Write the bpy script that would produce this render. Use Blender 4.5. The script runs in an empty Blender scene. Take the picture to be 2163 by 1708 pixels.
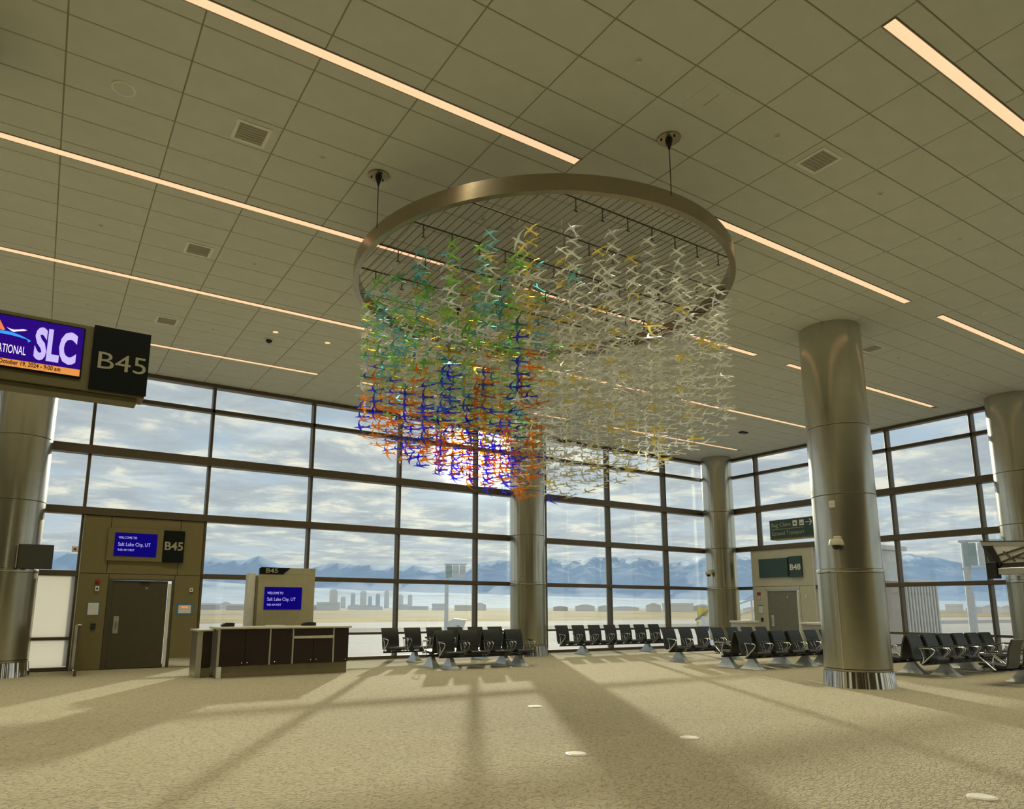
import bpy, bmesh, math, random
from mathutils import Vector, Matrix, Euler
random.seed(11)
R = math.radians
scene = bpy.context.scene
COL = scene.collection

# ------------------------------------------------------------------ camera
# world: X runs along the long window wall, Y towards it, Z up, floor at z = 0
CAM_Z = 1.548
CX, CY, F = 1026.43, 1010.49, 1492.85
PITCH, ROLL, YAW = 0.179309784, 0.0040768, 0.558684584
def cam_axes():
    cy, sy = math.cos(YAW), math.sin(YAW)
    f = Vector((sy * math.cos(PITCH), cy * math.cos(PITCH), math.sin(PITCH)))
    r = Vector((cy, -sy, 0)); u = r.cross(f)
    return r * math.cos(ROLL) + u * math.sin(ROLL), u * math.cos(ROLL) - r * math.sin(ROLL), f
RT, UP, FW = cam_axes()
cd = bpy.data.cameras.new('camera')
cam = bpy.data.objects.new('camera', cd); COL.objects.link(cam)
m = Matrix((RT, UP, -FW)).transposed().to_4x4(); m.translation = (0, 0, CAM_Z)
cam.matrix_world = m
cd.sensor_fit = 'HORIZONTAL'; cd.sensor_width = 36.0; cd.lens = F / 2163 * 36
cd.shift_x = (1081.5 - CX) / 2163; cd.shift_y = (CY - 854) / 2163
cd.clip_start = 0.05; cd.clip_end = 40000
scene.camera = cam
def project(p):
    d = Vector(p) - Vector((0, 0, CAM_Z)); z = d.dot(FW)
    if z < 0.1: return None
    return (CX + F * d.dot(RT) / z, CY - F * d.dot(UP) / z, z)

# ------------------------------------------------------------------ sun, sky, exposure
SUN_AZ, SUN_EL = R(31.1), R(12.45)
SUN_DIR = Vector((math.sin(SUN_AZ) * math.cos(SUN_EL), math.cos(SUN_AZ) * math.cos(SUN_EL), math.sin(SUN_EL)))
SUN_STRENGTH = 3.5
LAMP_POWER = 72.0
LAMP_GLOW = 1.0
SKY_GAIN = 1.0
sl = bpy.data.lights.new('sun', 'SUN'); sl.energy = SUN_STRENGTH; sl.angle = R(1.1); sl.color = (1.0, 0.90, 0.66)
so = bpy.data.objects.new('sun', sl); COL.objects.link(so)
so.rotation_euler = SUN_DIR.to_track_quat('Z', 'Y').to_euler(); so.location = (15, 30, 20)

vs = scene.view_settings
scene.display_settings.display_device = 'sRGB'
vs.view_transform = 'Standard'; vs.look = 'None'; vs.gamma = 1.0; vs.exposure = 0.0
vs.use_curve_mapping = False
scene.cycles.max_bounces = 6; scene.cycles.diffuse_bounces = 4; scene.cycles.glossy_bounces = 3
scene.cycles.transparent_max_bounces = 14; scene.cycles.transmission_bounces = 3
scene.cycles.use_adaptive_sampling = True; scene.cycles.adaptive_threshold = 0.02
scene.cycles.caustics_reflective = False; scene.cycles.caustics_refractive = False
scene.cycles.sample_clamp_indirect = 4.0

class NT:
    def __init__(s, tree): s.t = tree; tree.nodes.clear()
    def n(s, kind, **kw):
        nd = s.t.nodes.new(kind)
        for k, v in kw.items():
            if k == 'inp':
                for a, b in v.items(): s.put(nd.inputs[a], b)
            else: setattr(nd, k, v)
        return nd
    def put(s, sock, v):
        if isinstance(v, bpy.types.NodeSocket): s.t.links.new(v, sock)
        elif isinstance(v, (tuple, list)) and len(v) == 3 and sock.type == 'RGBA': sock.default_value = (*v, 1)
        else: sock.default_value = v
    def math(s, op, a, b=None, clamp=False):
        nd = s.n('ShaderNodeMath', operation=op, use_clamp=clamp); s.put(nd.inputs[0], a)
        if b is not None: s.put(nd.inputs[1], b)
        return nd.outputs[0]
    def vmath(s, op, a, b=None, out=0):
        nd = s.n('ShaderNodeVectorMath', operation=op); s.put(nd.inputs[0], a)
        if b is not None: s.put(nd.inputs[1], b)
        return nd.outputs[out]
    def mix(s, f, a, b, mode='MIX'):
        nd = s.n('ShaderNodeMix', data_type='RGBA', blend_type=mode)
        s.put(nd.inputs[0], f); s.put(nd.inputs[6], a); s.put(nd.inputs[7], b); return nd.outputs[2]
    def ramp(s, f, stops):
        nd = s.n('ShaderNodeValToRGB'); s.put(nd.inputs[0], f); el = nd.color_ramp.elements
        while len(el) < len(stops): el.new(0.5)
        for e, (p, c) in zip(el, stops): e.position = p; e.color = (*c, 1) if len(c) == 3 else c
        return nd.outputs[0]

def build_world():
    w = bpy.data.worlds.new('sky'); scene.world = w; w.use_nodes = True
    t = NT(w.node_tree)
    d = t.vmath('NORMALIZE', t.n('ShaderNodeTexCoord').outputs['Generated'])
    sep = t.n('ShaderNodeSeparateXYZ'); t.put(sep.inputs[0], d)
    x, y, z = sep.outputs
    zz = t.math('ADD', t.math('MAXIMUM', z, 0.0), 0.07)
    cmb = t.n('ShaderNodeCombineXYZ'); t.put(cmb.inputs[0], t.math('DIVIDE', x, zz)); t.put(cmb.inputs[1], t.math('DIVIDE', y, zz))
    p = cmb.outputs[0]
    n1 = t.n('ShaderNodeTexNoise', inp={'Vector': p, 'Scale': 0.95, 'Detail': 8.0, 'Roughness': 0.58, 'Distortion': 0.5}).outputs[0]
    n2 = t.n('ShaderNodeTexNoise', inp={'Vector': t.vmath('ADD', p, (7.3, 2.1, 4.0)), 'Scale': 3.2, 'Detail': 6.0, 'Roughness': 0.6, 'Distortion': 0.3}).outputs[0]
    clear = t.ramp(z, [(0.0, (0.70, 0.76, 0.80)), (0.12, (0.58, 0.68, 0.76)), (0.5, (0.30, 0.50, 0.76))])
    cover = t.ramp(n1, [(0.33, (0, 0, 0)), (0.50, (1, 1, 1))])
    shade = t.ramp(n2, [(0.36, (0.47, 0.52, 0.56)), (0.50, (0.56, 0.61, 0.63)), (0.64, (0.96, 0.92, 0.78))])
    sky = t.mix(cover, clear, shade)
    haze = t.ramp(z, [(0.0, (1, 1, 1)), (0.10, (0.25, 0.25, 0.25)), (0.2, (0, 0, 0))])
    sky = t.mix(t.math('MULTIPLY', haze, 0.6), sky, (0.56, 0.62, 0.63))
    dt = t.math('MAXIMUM', t.vmath('DOT_PRODUCT', d, tuple(SUN_DIR), out=1), 0.0)
    g1 = t.math('MULTIPLY', t.math('POWER', dt, 1700.0), 8.0)
    g2 = t.math('MULTIPLY', t.math('POWER', dt, 30.0), 0.12)
    br = t.ramp(n2, [(0.40, (0.15, 0.15, 0.15)), (0.60, (1, 1, 1))])
    g2 = t.math('MULTIPLY', g2, br)
    c = t.mix(1.0, sky, t.mix(1.0, (1.0, 0.86, 0.50), g2, 'MULTIPLY'), 'ADD')
    c = t.mix(1.0, c, t.mix(1.0, (1.0, 0.93, 0.75), g1, 'MULTIPLY'), 'ADD')
    bg = t.n('ShaderNodeBackground', inp={'Color': c, 'Strength': SKY_GAIN})
    o = t.n('ShaderNodeOutputWorld'); t.put(o.inputs[0], bg.outputs[0])
build_world()

# ------------------------------------------------------------------ materials
MATS = {}
def mat(name, color=(0.5, 0.5, 0.5), rough=0.5, metal=0.0, vary=0.06, scale=6.0, bump=0.0, bscale=60.0, emit=0.0, spec=0.5, coat=0.0):
    mt = bpy.data.materials.new(name); mt.use_nodes = True; t = NT(mt.node_tree)
    co = t.n('ShaderNodeTexCoord').outputs['Object']
    nz = t.n('ShaderNodeTexNoise', inp={'Vector': co, 'Scale': scale, 'Detail': 2.0, 'Roughness': 0.6}).outputs[0]
    lo = tuple(max(0, c * (1 - vary)) for c in color); hi = tuple(min(1, c * (1 + vary)) for c in color)
    colr = t.ramp(nz, [(0.3, lo), (0.7, hi)])
    b = t.n('ShaderNodeBsdfPrincipled', inp={'Base Color': colr, 'Roughness': rough, 'Metallic': metal, 'Specular IOR Level': spec, 'Coat Weight': coat})
    if emit:
        t.put(b.inputs['Emission Color'], colr); b.inputs['Emission Strength'].default_value = emit
        if name != 'light_diffuser': mt.cycles.emission_sampling = 'NONE'
    if bump:
        nb = t.n('ShaderNodeTexNoise', inp={'Vector': co, 'Scale': bscale, 'Detail': 3.0}).outputs[0]
        bp = t.n('ShaderNodeBump', inp={'Strength': bump, 'Height': nb, 'Distance': 0.02}); t.put(b.inputs['Normal'], bp.outputs[0])
    o = t.n('ShaderNodeOutputMaterial'); t.put(o.inputs[0], b.outputs[0])
    MATS[name] = mt; return mt
def carpet_mat():
    mt = bpy.data.materials.new('carpet'); mt.use_nodes = True; t = NT(mt.node_tree)
    co = t.n('ShaderNodeTexCoord').outputs['Object']
    nd = t.n('ShaderNodeTexNoise', inp={'Vector': co, 'Scale': 5.0, 'Detail': 3.0})
    wob = t.vmath('SCALE', nd.outputs['Color']); wob.node.inputs[3].default_value = 0.10
    mp = t.n('ShaderNodeMapping', inp={'Vector': t.vmath('ADD', co, wob), 'Rotation': (0, 0, R(-35)), 'Scale': (12.0, 27.0, 1.0)})
    vo = t.n('ShaderNodeTexVoronoi', feature='DISTANCE_TO_EDGE', inp={'Vector': mp.outputs[0], 'Scale': 1.0, 'Randomness': 0.75}).outputs['Distance']
    cell = t.n('ShaderNodeTexVoronoi', inp={'Vector': mp.outputs[0], 'Scale': 1.0, 'Randomness': 0.75}).outputs['Color']
    line = t.ramp(vo, [(0.0, (0.46, 0.46, 0.44)), (0.09, (1, 1, 1))])
    fine = t.n('ShaderNodeTexNoise', inp={'Vector': co, 'Scale': 90.0, 'Detail': 3.0}).outputs[0]
    big = t.n('ShaderNodeTexNoise', inp={'Vector': co, 'Scale': 0.7, 'Detail': 2.0}).outputs[0]
    c = t.mix(cell, CARPET_A, CARPET_B)
    c = t.mix(t.math('MULTIPLY', fine, 0.5), c, t.mix(1.0, c, (0.62, 0.62, 0.6), 'MULTIPLY'))
    c = t.mix(1.0, c, line, 'MULTIPLY')
    c = t.mix(t.ramp(big, [(0.35, (0, 0, 0)), (0.65, (0.14, 0.14, 0.14))]), c, (0.30, 0.30, 0.17))
    b = t.n('ShaderNodeBsdfPrincipled', inp={'Base Color': c, 'Roughness': 0.95, 'Specular IOR Level': 0.15, 'Sheen Weight': 0.15})
    h = t.math('ADD', t.math('MULTIPLY', t.ramp(vo, [(0, (0, 0, 0)), (0.14, (1, 1, 1))]), 1.0), t.math('MULTIPLY', fine, 0.5))
    bp = t.n('ShaderNodeBump', inp={'Strength': 0.5, 'Height': h, 'Distance': 0.008}); t.put(b.inputs['Normal'], bp.outputs[0])
    o = t.n('ShaderNodeOutputMaterial'); t.put(o.inputs[0], b.outputs[0]); return mt
CARPET_A, CARPET_B = (0.45, 0.405, 0.285), (0.52, 0.47, 0.335)
def glass_mat(name, tint, refl=1.0):
    mt = bpy.data.materials.new(name); mt.use_nodes = True; t = NT(mt.node_tree)
    back = t.n('ShaderNodeNewGeometry').outputs['Backfacing']       # both faces of a pane reflect as air-to-glass
    fr = t.n('ShaderNodeFresnel', inp={'IOR': t.math('SUBTRACT', 1.5, t.math('MULTIPLY', back, 1.5 - 1 / 1.5))}).outputs[0]
    sm = t.n('ShaderNodeTexNoise', inp={'Vector': t.n('ShaderNodeTexCoord').outputs['Object'], 'Scale': 0.5}).outputs[0]
    tr = t.n('ShaderNodeBsdfTransparent', inp={'Color': t.mix(sm, tint, tuple(min(1, c * 1.02) for c in tint))})
    gl = t.n('ShaderNodeBsdfGlossy', inp={'Color': (0.95, 0.97, 1.0), 'Roughness': 0.0})
    mx = t.n('ShaderNodeMixShader', inp={0: t.math('MULTIPLY', fr, refl), 1: tr.outputs[0], 2: gl.outputs[0]})
    o = t.n('ShaderNodeOutputMaterial'); t.put(o.inputs[0], mx.outputs[0]); return mt
def frosted_mat():
    mt = bpy.data.materials.new('frosted_glass'); mt.use_nodes = True; t = NT(mt.node_tree)
    sm = t.n('ShaderNodeTexNoise', inp={'Vector': t.n('ShaderNodeTexCoord').outputs['Object'], 'Scale': 1.2}).outputs[0]
    tl = t.n('ShaderNodeBsdfTranslucent', inp={'Color': t.mix(sm, (0.70, 0.69, 0.62), (0.76, 0.75, 0.70))})
    df = t.n('ShaderNodeBsdfDiffuse', inp={'Color': (0.8, 0.8, 0.78)})
    tr = t.n('ShaderNodeBsdfTransparent', inp={'Color': (0.9, 0.9, 0.88)})
    m1 = t.n('ShaderNodeMixShader', inp={0: 0.2, 1: tl.outputs[0], 2: df.outputs[0]})
    m2 = t.n('ShaderNodeMixShader', inp={0: 0.12, 1: m1.outputs[0], 2: tr.outputs[0]})
    o = t.n('ShaderNodeOutputMaterial'); t.put(o.inputs[0], m2.outputs[0]); return mt
def film_mat(name, through, mirror, w_tr, w_gl, rough=0.18):
    """dichroic acrylic: passes one colour, mirrors another"""
    mt = bpy.data.materials.new(name); mt.use_nodes = True; t = NT(mt.node_tree)
    nz = t.n('ShaderNodeTexNoise', inp={'Vector': t.n('ShaderNodeTexCoord').outputs['Object'], 'Scale': 7.0}).outputs[0]
    th = t.mix(nz, through, tuple(min(1, c * 1.15) for c in through))
    tr = t.n('ShaderNodeBsdfTransparent', inp={'Color': th})
    tl = t.n('ShaderNodeBsdfTranslucent', inp={'Color': th})
    gl = t.n('ShaderNodeBsdfGlossy', inp={'Color': mirror, 'Roughness': rough})
    m1 = t.n('ShaderNodeMixShader', inp={0: w_tr, 1: tl.outputs[0], 2: tr.outputs[0]})
    m2 = t.n('ShaderNodeMixShader', inp={0: w_gl, 1: m1.outputs[0], 2: gl.outputs[0]})
    o = t.n('ShaderNodeOutputMaterial'); t.put(o.inputs[0], m2.outputs[0]); return mt

M_CARPET = carpet_mat()
M_TILE = mat('ceiling_tile', (0.755, 0.79, 0.735), 0.9, vary=0.03, scale=3, bump=0.15, bscale=140)
M_GRID = mat('ceiling_grid', (0.34, 0.32, 0.22), 0.8)
M_DIFF = mat('light_diffuser', (1.0, 0.60, 0.36), 0.6, vary=0.02, scale=1.0, emit=LAMP_GLOW)
M_TRIM = mat('light_trim', (0.45, 0.42, 0.33), 0.5)
M_ROD = mat('grid_rod_brown', (0.10, 0.085, 0.055), 0.8)
M_MULL = mat('mullion_bronze', (0.125, 0.10, 0.066), 0.45, 0.3)
M_GLASS = glass_mat('window_glass', (0.94, 0.965, 0.965), 0.8)
M_FROST = frosted_mat()
M_PORTAL = mat('portal_panel', (0.205, 0.175, 0.078), 0.6, vary=0.04)
M_PORTALR = mat('portal_panel_pale', (0.58, 0.57, 0.45), 0.6, vary=0.04)
M_DOOR = mat('door_paint', (0.075, 0.068, 0.038), 0.6)
M_DOORR = mat('door_paint_grey', (0.20, 0.20, 0.16), 0.55)
M_STEEL = mat('polished_steel', (0.80, 0.79, 0.76), 0.12, 1.0, vary=0.03)
M_BRUSH = mat('brushed_bronze', (0.38, 0.33, 0.25), 0.26, 1.0, vary=0.05, scale=20)
M_COLU = mat('column_cladding', (0.55, 0.535, 0.45), 0.22, 0.92, vary=0.03)
M_COLL = mat('column_lower_cladding', (0.40, 0.385, 0.29), 0.27, 0.85, vary=0.03)
M_BLACKPANEL = mat('black_panel', (0.006, 0.010, 0.009), 0.5, spec=0.2)
M_GREENPANEL = mat('green_panel', (0.03, 0.075, 0.07), 0.4)
M_SIGNBODY = mat('sign_body', (0.17, 0.15, 0.075), 0.55)
M_SCREEN = mat('screen_blue', (0.003, 0.001, 0.125), 0.6, vary=0.03, emit=1.0, spec=0.05)
M_SCREENP = mat('screen_violet', (0.018, 0.002, 0.17), 0.6, vary=0.05, emit=1.0, spec=0.05)
M_LETTER = mat('sign_letter', (0.42, 0.42, 0.31), 0.5)
M_LETTERW = mat('screen_letter', (0.46, 0.40, 0.80), 0.5, emit=1.0)
M_LETTERP = mat('screen_letter_dim', (0.40, 0.38, 0.82), 0.5, emit=0.9)
M_ORANGE = mat('screen_orange', (0.60, 0.24, 0.05), 0.5, vary=0.02, emit=1.0)
M_LOGOORANGE = mat('logo_orange', (0.75, 0.18, 0.06), 0.5, emit=1.0)
M_LOGOBLUE = mat('logo_blue', (0.03, 0.32, 0.95), 0.5, emit=0.9)
M_LOGOWHITE = mat('logo_white', (0.85, 0.84, 0.92), 0.5, emit=0.9)
M_INK = mat('dark_ink', (0.08, 0.02, 0.005), 0.6)
M_WOOD = mat('espresso_wood', (0.017, 0.006, 0.004), 0.45, vary=0.2, scale=4)
M_COUNTER = mat('stone_counter', (0.62, 0.60, 0.50), 0.35)
M_ALU = mat('aluminium', (0.55, 0.54, 0.48), 0.35, 0.85)
M_PLINTH = mat('plinth', (0.24, 0.21, 0.13), 0.5, 0.3)
M_BACKDROP = mat('backdrop', (0.48, 0.45, 0.30), 0.7)
M_WHITE = mat('white_paint', (0.80, 0.80, 0.76), 0.5)
M_BLUETAPE = mat('blue_tape', (0.07, 0.20, 0.36), 0.6)
M_RED = mat('red_lens', (0.35, 0.015, 0.02), 0.35)
M_BLACK = mat('black_plastic', (0.014, 0.014, 0.013), 0.4)
M_SEAT = mat('black_leather', (0.017, 0.021, 0.021), 0.42, vary=0.15, scale=30, bump=0.05)
M_SEATBACK = mat('charcoal_shell', (0.055, 0.06, 0.05), 0.38)
M_CHROME = mat('chrome', (0.82, 0.83, 0.82), 0.12, 1.0, vary=0.02)
M_FOOT = mat('cast_aluminium', (0.58, 0.62, 0.63), 0.38, 0.6)
M_CREAM = mat('cream_plastic', (0.62, 0.58, 0.44), 0.45)
M_VENT = mat('vent_white', (0.95, 0.95, 0.86), 0.5)
M_VENTIN = mat('vent_grille', (0.46, 0.45, 0.38), 0.6)
M_PAPER = mat('paper', (0.80, 0.80, 0.78), 0.8)

# ------------------------------------------------------------------ mesh helpers
class MB:
    def __init__(s): s.v = []; s.f = []; s.mi = []
    def add(s, vs, fs, mi=0):
        o = len(s.v); s.v += [tuple(v) for v in vs]; s.f += [tuple(i + o for i in f) for f in fs]; s.mi += [mi] * len(fs); return s
    def box(s, x0, x1, y0, y1, z0, z1, mi=0):
        return s.add([(x0, y0, z0), (x1, y0, z0), (x1, y1, z0), (x0, y1, z0), (x0, y0, z1), (x1, y0, z1), (x1, y1, z1), (x0, y1, z1)],
                     [(3, 2, 1, 0), (4, 5, 6, 7), (0, 1, 5, 4), (1, 2, 6, 5), (2, 3, 7, 6), (3, 0, 4, 7)], mi)
    def cbox(s, x0, x1, y0, y1, z0, z1, b=0.01, mi=0):
        """box with chamfered vertical and horizontal edges"""
        bm = bmesh.new(); bmesh.ops.create_cube(bm, size=1)
        bmesh.ops.scale(bm, vec=(x1 - x0, y1 - y0, z1 - z0), verts=bm.verts)
        bmesh.ops.translate(bm, vec=((x0 + x1) / 2, (y0 + y1) / 2, (z0 + z1) / 2), verts=bm.verts)
        bmesh.ops.bevel(bm, geom=bm.edges[:], offset=b, segments=1, affect='EDGES')
        bm.verts.index_update()
        s.add([v.co[:] for v in bm.verts], [[v.index for v in f.verts] for f in bm.faces], mi); bm.free(); return s
    def prism(s, poly, d0, d1, axis='y', mi=0):
        """poly: list of 2-D points, extruded along axis"""
        n = len(poly)
        def pt(a, b, d): return (a, d, b) if axis == 'y' else ((d, a, b) if axis == 'x' else (a, b, d))
        vs = [pt(a, b, d0) for a, b in poly] + [pt(a, b, d1) for a, b in poly]
        fs = [tuple(range(n)), tuple(range(2 * n - 1, n - 1, -1))] + [(i, (i + 1) % n, n + (i + 1) % n, n + i)[::-1] for i in range(n)]
        return s.add(vs, fs, mi)
    def lathe(s, prof, c=(0, 0, 0), n=48, mi=0, cap=True):
        vs = []; fs = []
        for r, z in prof:
            for k in range(n):
                a = 2 * math.pi * k / n; vs.append((c[0] + r * math.cos(a), c[1] + r * math.sin(a), c[2] + z))
        for i in range(len(prof) - 1):
            for k in range(n):
                k2 = (k + 1) % n; fs.append((i * n + k, i * n + k2, (i + 1) * n + k2, (i + 1) * n + k))
        if cap:
            fs.append(tuple(range(n))[::-1]); fs.append(tuple((len(prof) - 1) * n + k for k in range(n)))
        return s.add(vs, fs, mi)
    def tube(s, pts, r, n=8, closed=False, mi=0):
        pts = [Vector(p) for p in pts]; N = len(pts); vs = []; fs = []
        for i, p in enumerate(pts):
            if closed: d = pts[(i + 1) % N] - pts[i - 1]
            else: d = pts[min(i + 1, N - 1)] - pts[max(i - 1, 0)]
            d.normalize(); up = Vector((0, 0, 1)) if abs(d.z) < 0.9 else Vector((1, 0, 0))
            a = d.cross(up).normalized(); b = d.cross(a)
            for k in range(n):
                t = 2 * math.pi * k / n; vs.append(p + a * (r * math.cos(t)) + b * (r * math.sin(t)))
        for i in range(N if closed else N - 1):
            j = (i + 1) % N
            for k in range(n):
                k2 = (k + 1) % n; fs.append((i * n + k, i * n + k2, j * n + k2, j * n + k))
        if not closed:
            fs.append(tuple(range(n))[::-1]); fs.append(tuple((N - 1) * n + k for k in range(n)))
        return s.add(vs, fs, mi)
    def mesh(s, name, mats, smooth=None):
        me = bpy.data.meshes.new(name); me.from_pydata(s.v, [], s.f)
        for mt in (mats if isinstance(mats, (list, tuple)) else [mats]): me.materials.append(mt)
        me.polygons.foreach_set('material_index', s.mi)
        bm = bmesh.new(); bm.from_mesh(me); bmesh.ops.recalc_face_normals(bm, faces=bm.faces)
        if smooth is not None:
            for f in bm.faces: f.smooth = True
            for e in bm.edges:
                if len(e.link_faces) == 2 and e.calc_face_angle(0) > R(smooth): e.smooth = False
        bm.to_mesh(me); bm.free(); me.update(); return me
    def obj(s, name, mats, parent=None, loc=None, smooth=None):
        return link(name, s.mesh(name, mats, smooth), parent, loc)
def link(name, me, parent=None, loc=None, rz=0.0):
    o = bpy.data.objects.new(name, me); COL.objects.link(o)
    if parent is not None: o.parent = parent
    if loc is not None: o.location = loc
    if rz: o.rotation_euler = (0, 0, rz)
    return o
def tag(o, label=None, cat=None, group=None, kind=None):
    if label: o['label'] = label
    if cat: o['category'] = cat
    if group: o['group'] = group
    if kind: o['kind'] = kind
    return o
def thing(name, loc, label, cat, group=None, rz=0.0):
    return tag(link(name, None, None, loc, rz), label, cat, group)
def struct(name, parent=None, loc=(0, 0, 0)):
    return tag(link(name, None, parent, loc), kind='structure')
def text_mesh(name, body, size, mt, parent, loc, rot=(R(90), 0, 0), sx=1.0, depth=0.002, bold=0.0, align='LEFT', space=1.0, width=None):
    cu = bpy.data.curves.new(name, 'FONT'); cu.body = body; cu.size = size; cu.extrude = depth; cu.offset = bold
    cu.align_x = align; cu.space_character = space; cu.resolution_u = 3
    tmp = bpy.data.objects.new('tmp', cu); COL.objects.link(tmp)
    dg = bpy.context.evaluated_depsgraph_get(); me = bpy.data.meshes.new_from_object(tmp.evaluated_get(dg))
    bpy.data.objects.remove(tmp); me.name = name; me.materials.clear(); me.materials.append(mt)
    if width is not None:
        xs = [v.co.x for v in me.vertices]; sx = width / (max(xs) - min(xs))
    for v in me.vertices: v.co.x *= sx
    o = link(name, me, parent, loc); o.rotation_euler = rot; return o

# ------------------------------------------------------------------ dimensions of the hall
CE = 7.617                       # ceiling height
YW, XW = 20.135, 24.012          # window wall planes
Z_HEAD, Z1, Z2, Z3, Z4, Z5 = 7.517, 6.847, 5.404, 3.855, 2.313, 0.758
X_MIN, Y_MIN = -15.0, -13.0
MX = [-7.80, -4.94, -2.08, 0.777, 3.643, 6.498, 9.349, 12.19, 15.05, 18.059, 21.07]
MY = [17.951, 15.304, 12.657, 10.048, 7.43, 4.82, 2.2, -0.4]

# ------------------------------------------------------------------ floor
fl = MB().box(X_MIN, XW + 0.25, Y_MIN, YW + 0.25, -0.3, 0.0).obj('floor', M_CARPET); tag(fl, kind='structure')

# ------------------------------------------------------------------ ceiling: backing, tiles one by one
ceil = MB().box(X_MIN, XW + 0.25, Y_MIN, YW + 0.25, CE + 0.012, CE + 0.3).obj('ceiling', M_GRID); tag(ceil, kind='structure')
GX0, GSX, GY0, GSY = 6.988, 1.219, 2.940, 0.6009
LIGHT_ROWS = [GY0 + GSY * (6 * k + 0.5) for k in range(-2, 5)]
LIGHT_X = [(GX0 + GSX * 7 * k, GX0 + GSX * (7 * k + 6)) for k in (-3, -2, -1, 0, 1)]
LIGHTS = []
for j, y in enumerate(LIGHT_ROWS):
    for (a, b) in LIGHT_X: LIGHTS.append((a, min(b, 22.65) if a > 15 else b, y))
tiles = []
gap = 0.007
ix0, ix1 = int((X_MIN - GX0) / GSX), int((XW - GX0) / GSX) + 1
iy0, iy1 = int((Y_MIN - GY0) / GSY), int((YW - GY0) / GSY) + 1
for iy in range(iy0, iy1 + 1):
    ya, yb = GY0 + iy * GSY, min(GY0 + (iy + 1) * GSY, YW)
    if yb - ya < 0.05: continue
    row = next((y for y in LIGHT_ROWS if ya < y < yb), None)
    for ix in range(ix0, ix1 + 1):
        xa, xb = GX0 + ix * GSX, min(GX0 + (ix + 1) * GSX, XW)
        if xb - xa < 0.05: continue
        xc = (xa + xb) / 2
        lit = row is not None and any(a - 0.01 < xc < b + 0.01 for a, b, y in LIGHTS)
        if lit:
            tiles.append((xa, xb, ya, row - 0.073)); tiles.append((xa, xb, row + 0.073, yb))
        else: tiles.append((xa, xb, ya, yb))
def tile_area(tl):
    ps = [project((x, y, CE)) for x, y in ((tl[0], tl[2]), (tl[1], tl[2]), (tl[1], tl[3]), (tl[0], tl[3]))]
    if any(p is None for p in ps): return 0
    cx_ = sum(p[0] for p in ps) / 4; cy_ = sum(p[1] for p in ps) / 4
    if not (-60 < cx_ < 2223 and -60 < cy_ < 1000): return 0
    return abs(sum(ps[i][0] * ps[(i + 1) % 4][1] - ps[(i + 1) % 4][0] * ps[i][1] for i in range(4))) / 2
tiles.sort(key=tile_area, reverse=True)
TILE_MESH = {}
def tile_mesh(w, d):
    k = (round(w, 3), round(d, 3))
    if k not in TILE_MESH:
        b = MB(); c = 0.006; x, y = w / 2 - gap, d / 2 - gap
        b.add([(-x, -y, 0.012), (x, -y, 0.012), (x, y, 0.012), (-x, y, 0.012), (-x, -y, c), (x, -y, c), (x, y, c), (-x, y, c),
               (-x + c, -y + c, 0), (x - c, -y + c, 0), (x - c, y - c, 0), (-x + c, y - c, 0)],
              [(8, 11, 10, 9)] + [(i, (i + 1) % 4, 4 + (i + 1) % 4, 4 + i) for i in range(4)] + [(4 + i, 4 + (i + 1) % 4, 8 + (i + 1) % 4, 8 + i) for i in range(4)])
        TILE_MESH[k] = b.mesh('ceiling_tile', M_TILE)
    return TILE_MESH[k]
rest = MB()
for i, tl in enumerate(tiles):
    w, d = tl[1] - tl[0], tl[3] - tl[2]; c = ((tl[0] + tl[1]) / 2, (tl[2] + tl[3]) / 2, CE)
    if i < 300: link('ceiling_tile', tile_mesh(w, d), ceil, c)
    else:
        me = tile_mesh(w, d)
        rest.add([(v.co.x + c[0], v.co.y + c[1], v.co.z + c[2]) for v in me.vertices], [tuple(p.vertices) for p in me.polygons])
tag(rest.obj('ceiling_tile_field', M_TILE, ceil), kind='stuff')

# ------------------------------------------------------------------ linear ceiling lights
LMESH = {}
def ceiling_light(x0, x1, y, label, group):
    L = round(x1 - x0, 2); t = thing('ceiling_light', ((x0 + x1) / 2, y, CE), label, 'light', group)
    if L not in LMESH:
        h = L / 2 - 0.01
        tr = MB().box(-h, h, -0.071, -0.063, -0.006, 0.012).box(-h, h, 0.063, 0.071, -0.006, 0.012)
        tr.box(-h, -h + 0.008, -0.063, 0.063, -0.006, 0.012).box(h - 0.008, h, -0.063, 0.063, -0.006, 0.012)
        df = MB().prism([(-0.063, -0.002), (-0.02, 0.004), (0.02, 0.004), (0.063, -0.002), (0.063, 0.010), (-0.063, 0.010)], -h + 0.008, h - 0.008, 'x')
        LMESH[L] = (tr.mesh('trim', M_TRIM), df.mesh('diffuser', M_DIFF))
    link('trim', LMESH[L][0], t); link('diffuser', LMESH[L][1], t)
    la = bpy.data.lights.new('strip_lamp', 'AREA'); la.shape = 'RECTANGLE'; la.size = L - 0.1; la.size_y = 0.11
    la.spread = R(110); la.energy = LAMP_POWER * L / 7.3; la.color = (1.0, 0.90, 0.60)
    lo = bpy.data.objects.new('strip_lamp', la); COL.objects.link(lo); lo.parent = t; lo.location = (0, 0, -0.012)
    return t
ROWN = ['behind the camera', 'behind the camera', 'nearest the camera', 'second from the camera', 'third from the camera', 'fourth from the camera', 'nearest the window wall']
SEGN = {-3: 'far left', -2: 'left', -1: 'left of the hanging sculpture', 0: 'above the hanging sculpture', 1: 'right of the round columns'}
for (a, b, y) in LIGHTS:
    j = LIGHT_ROWS.index(y); k = round((a - GX0) / GSX / 7)
    if j < 2 or k == -3: continue
    ceiling_light(a, b, y, 'warm linear ceiling light, %s, in the row %s' % (SEGN[k], ROWN[j]), 'linear ceiling lights')

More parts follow.
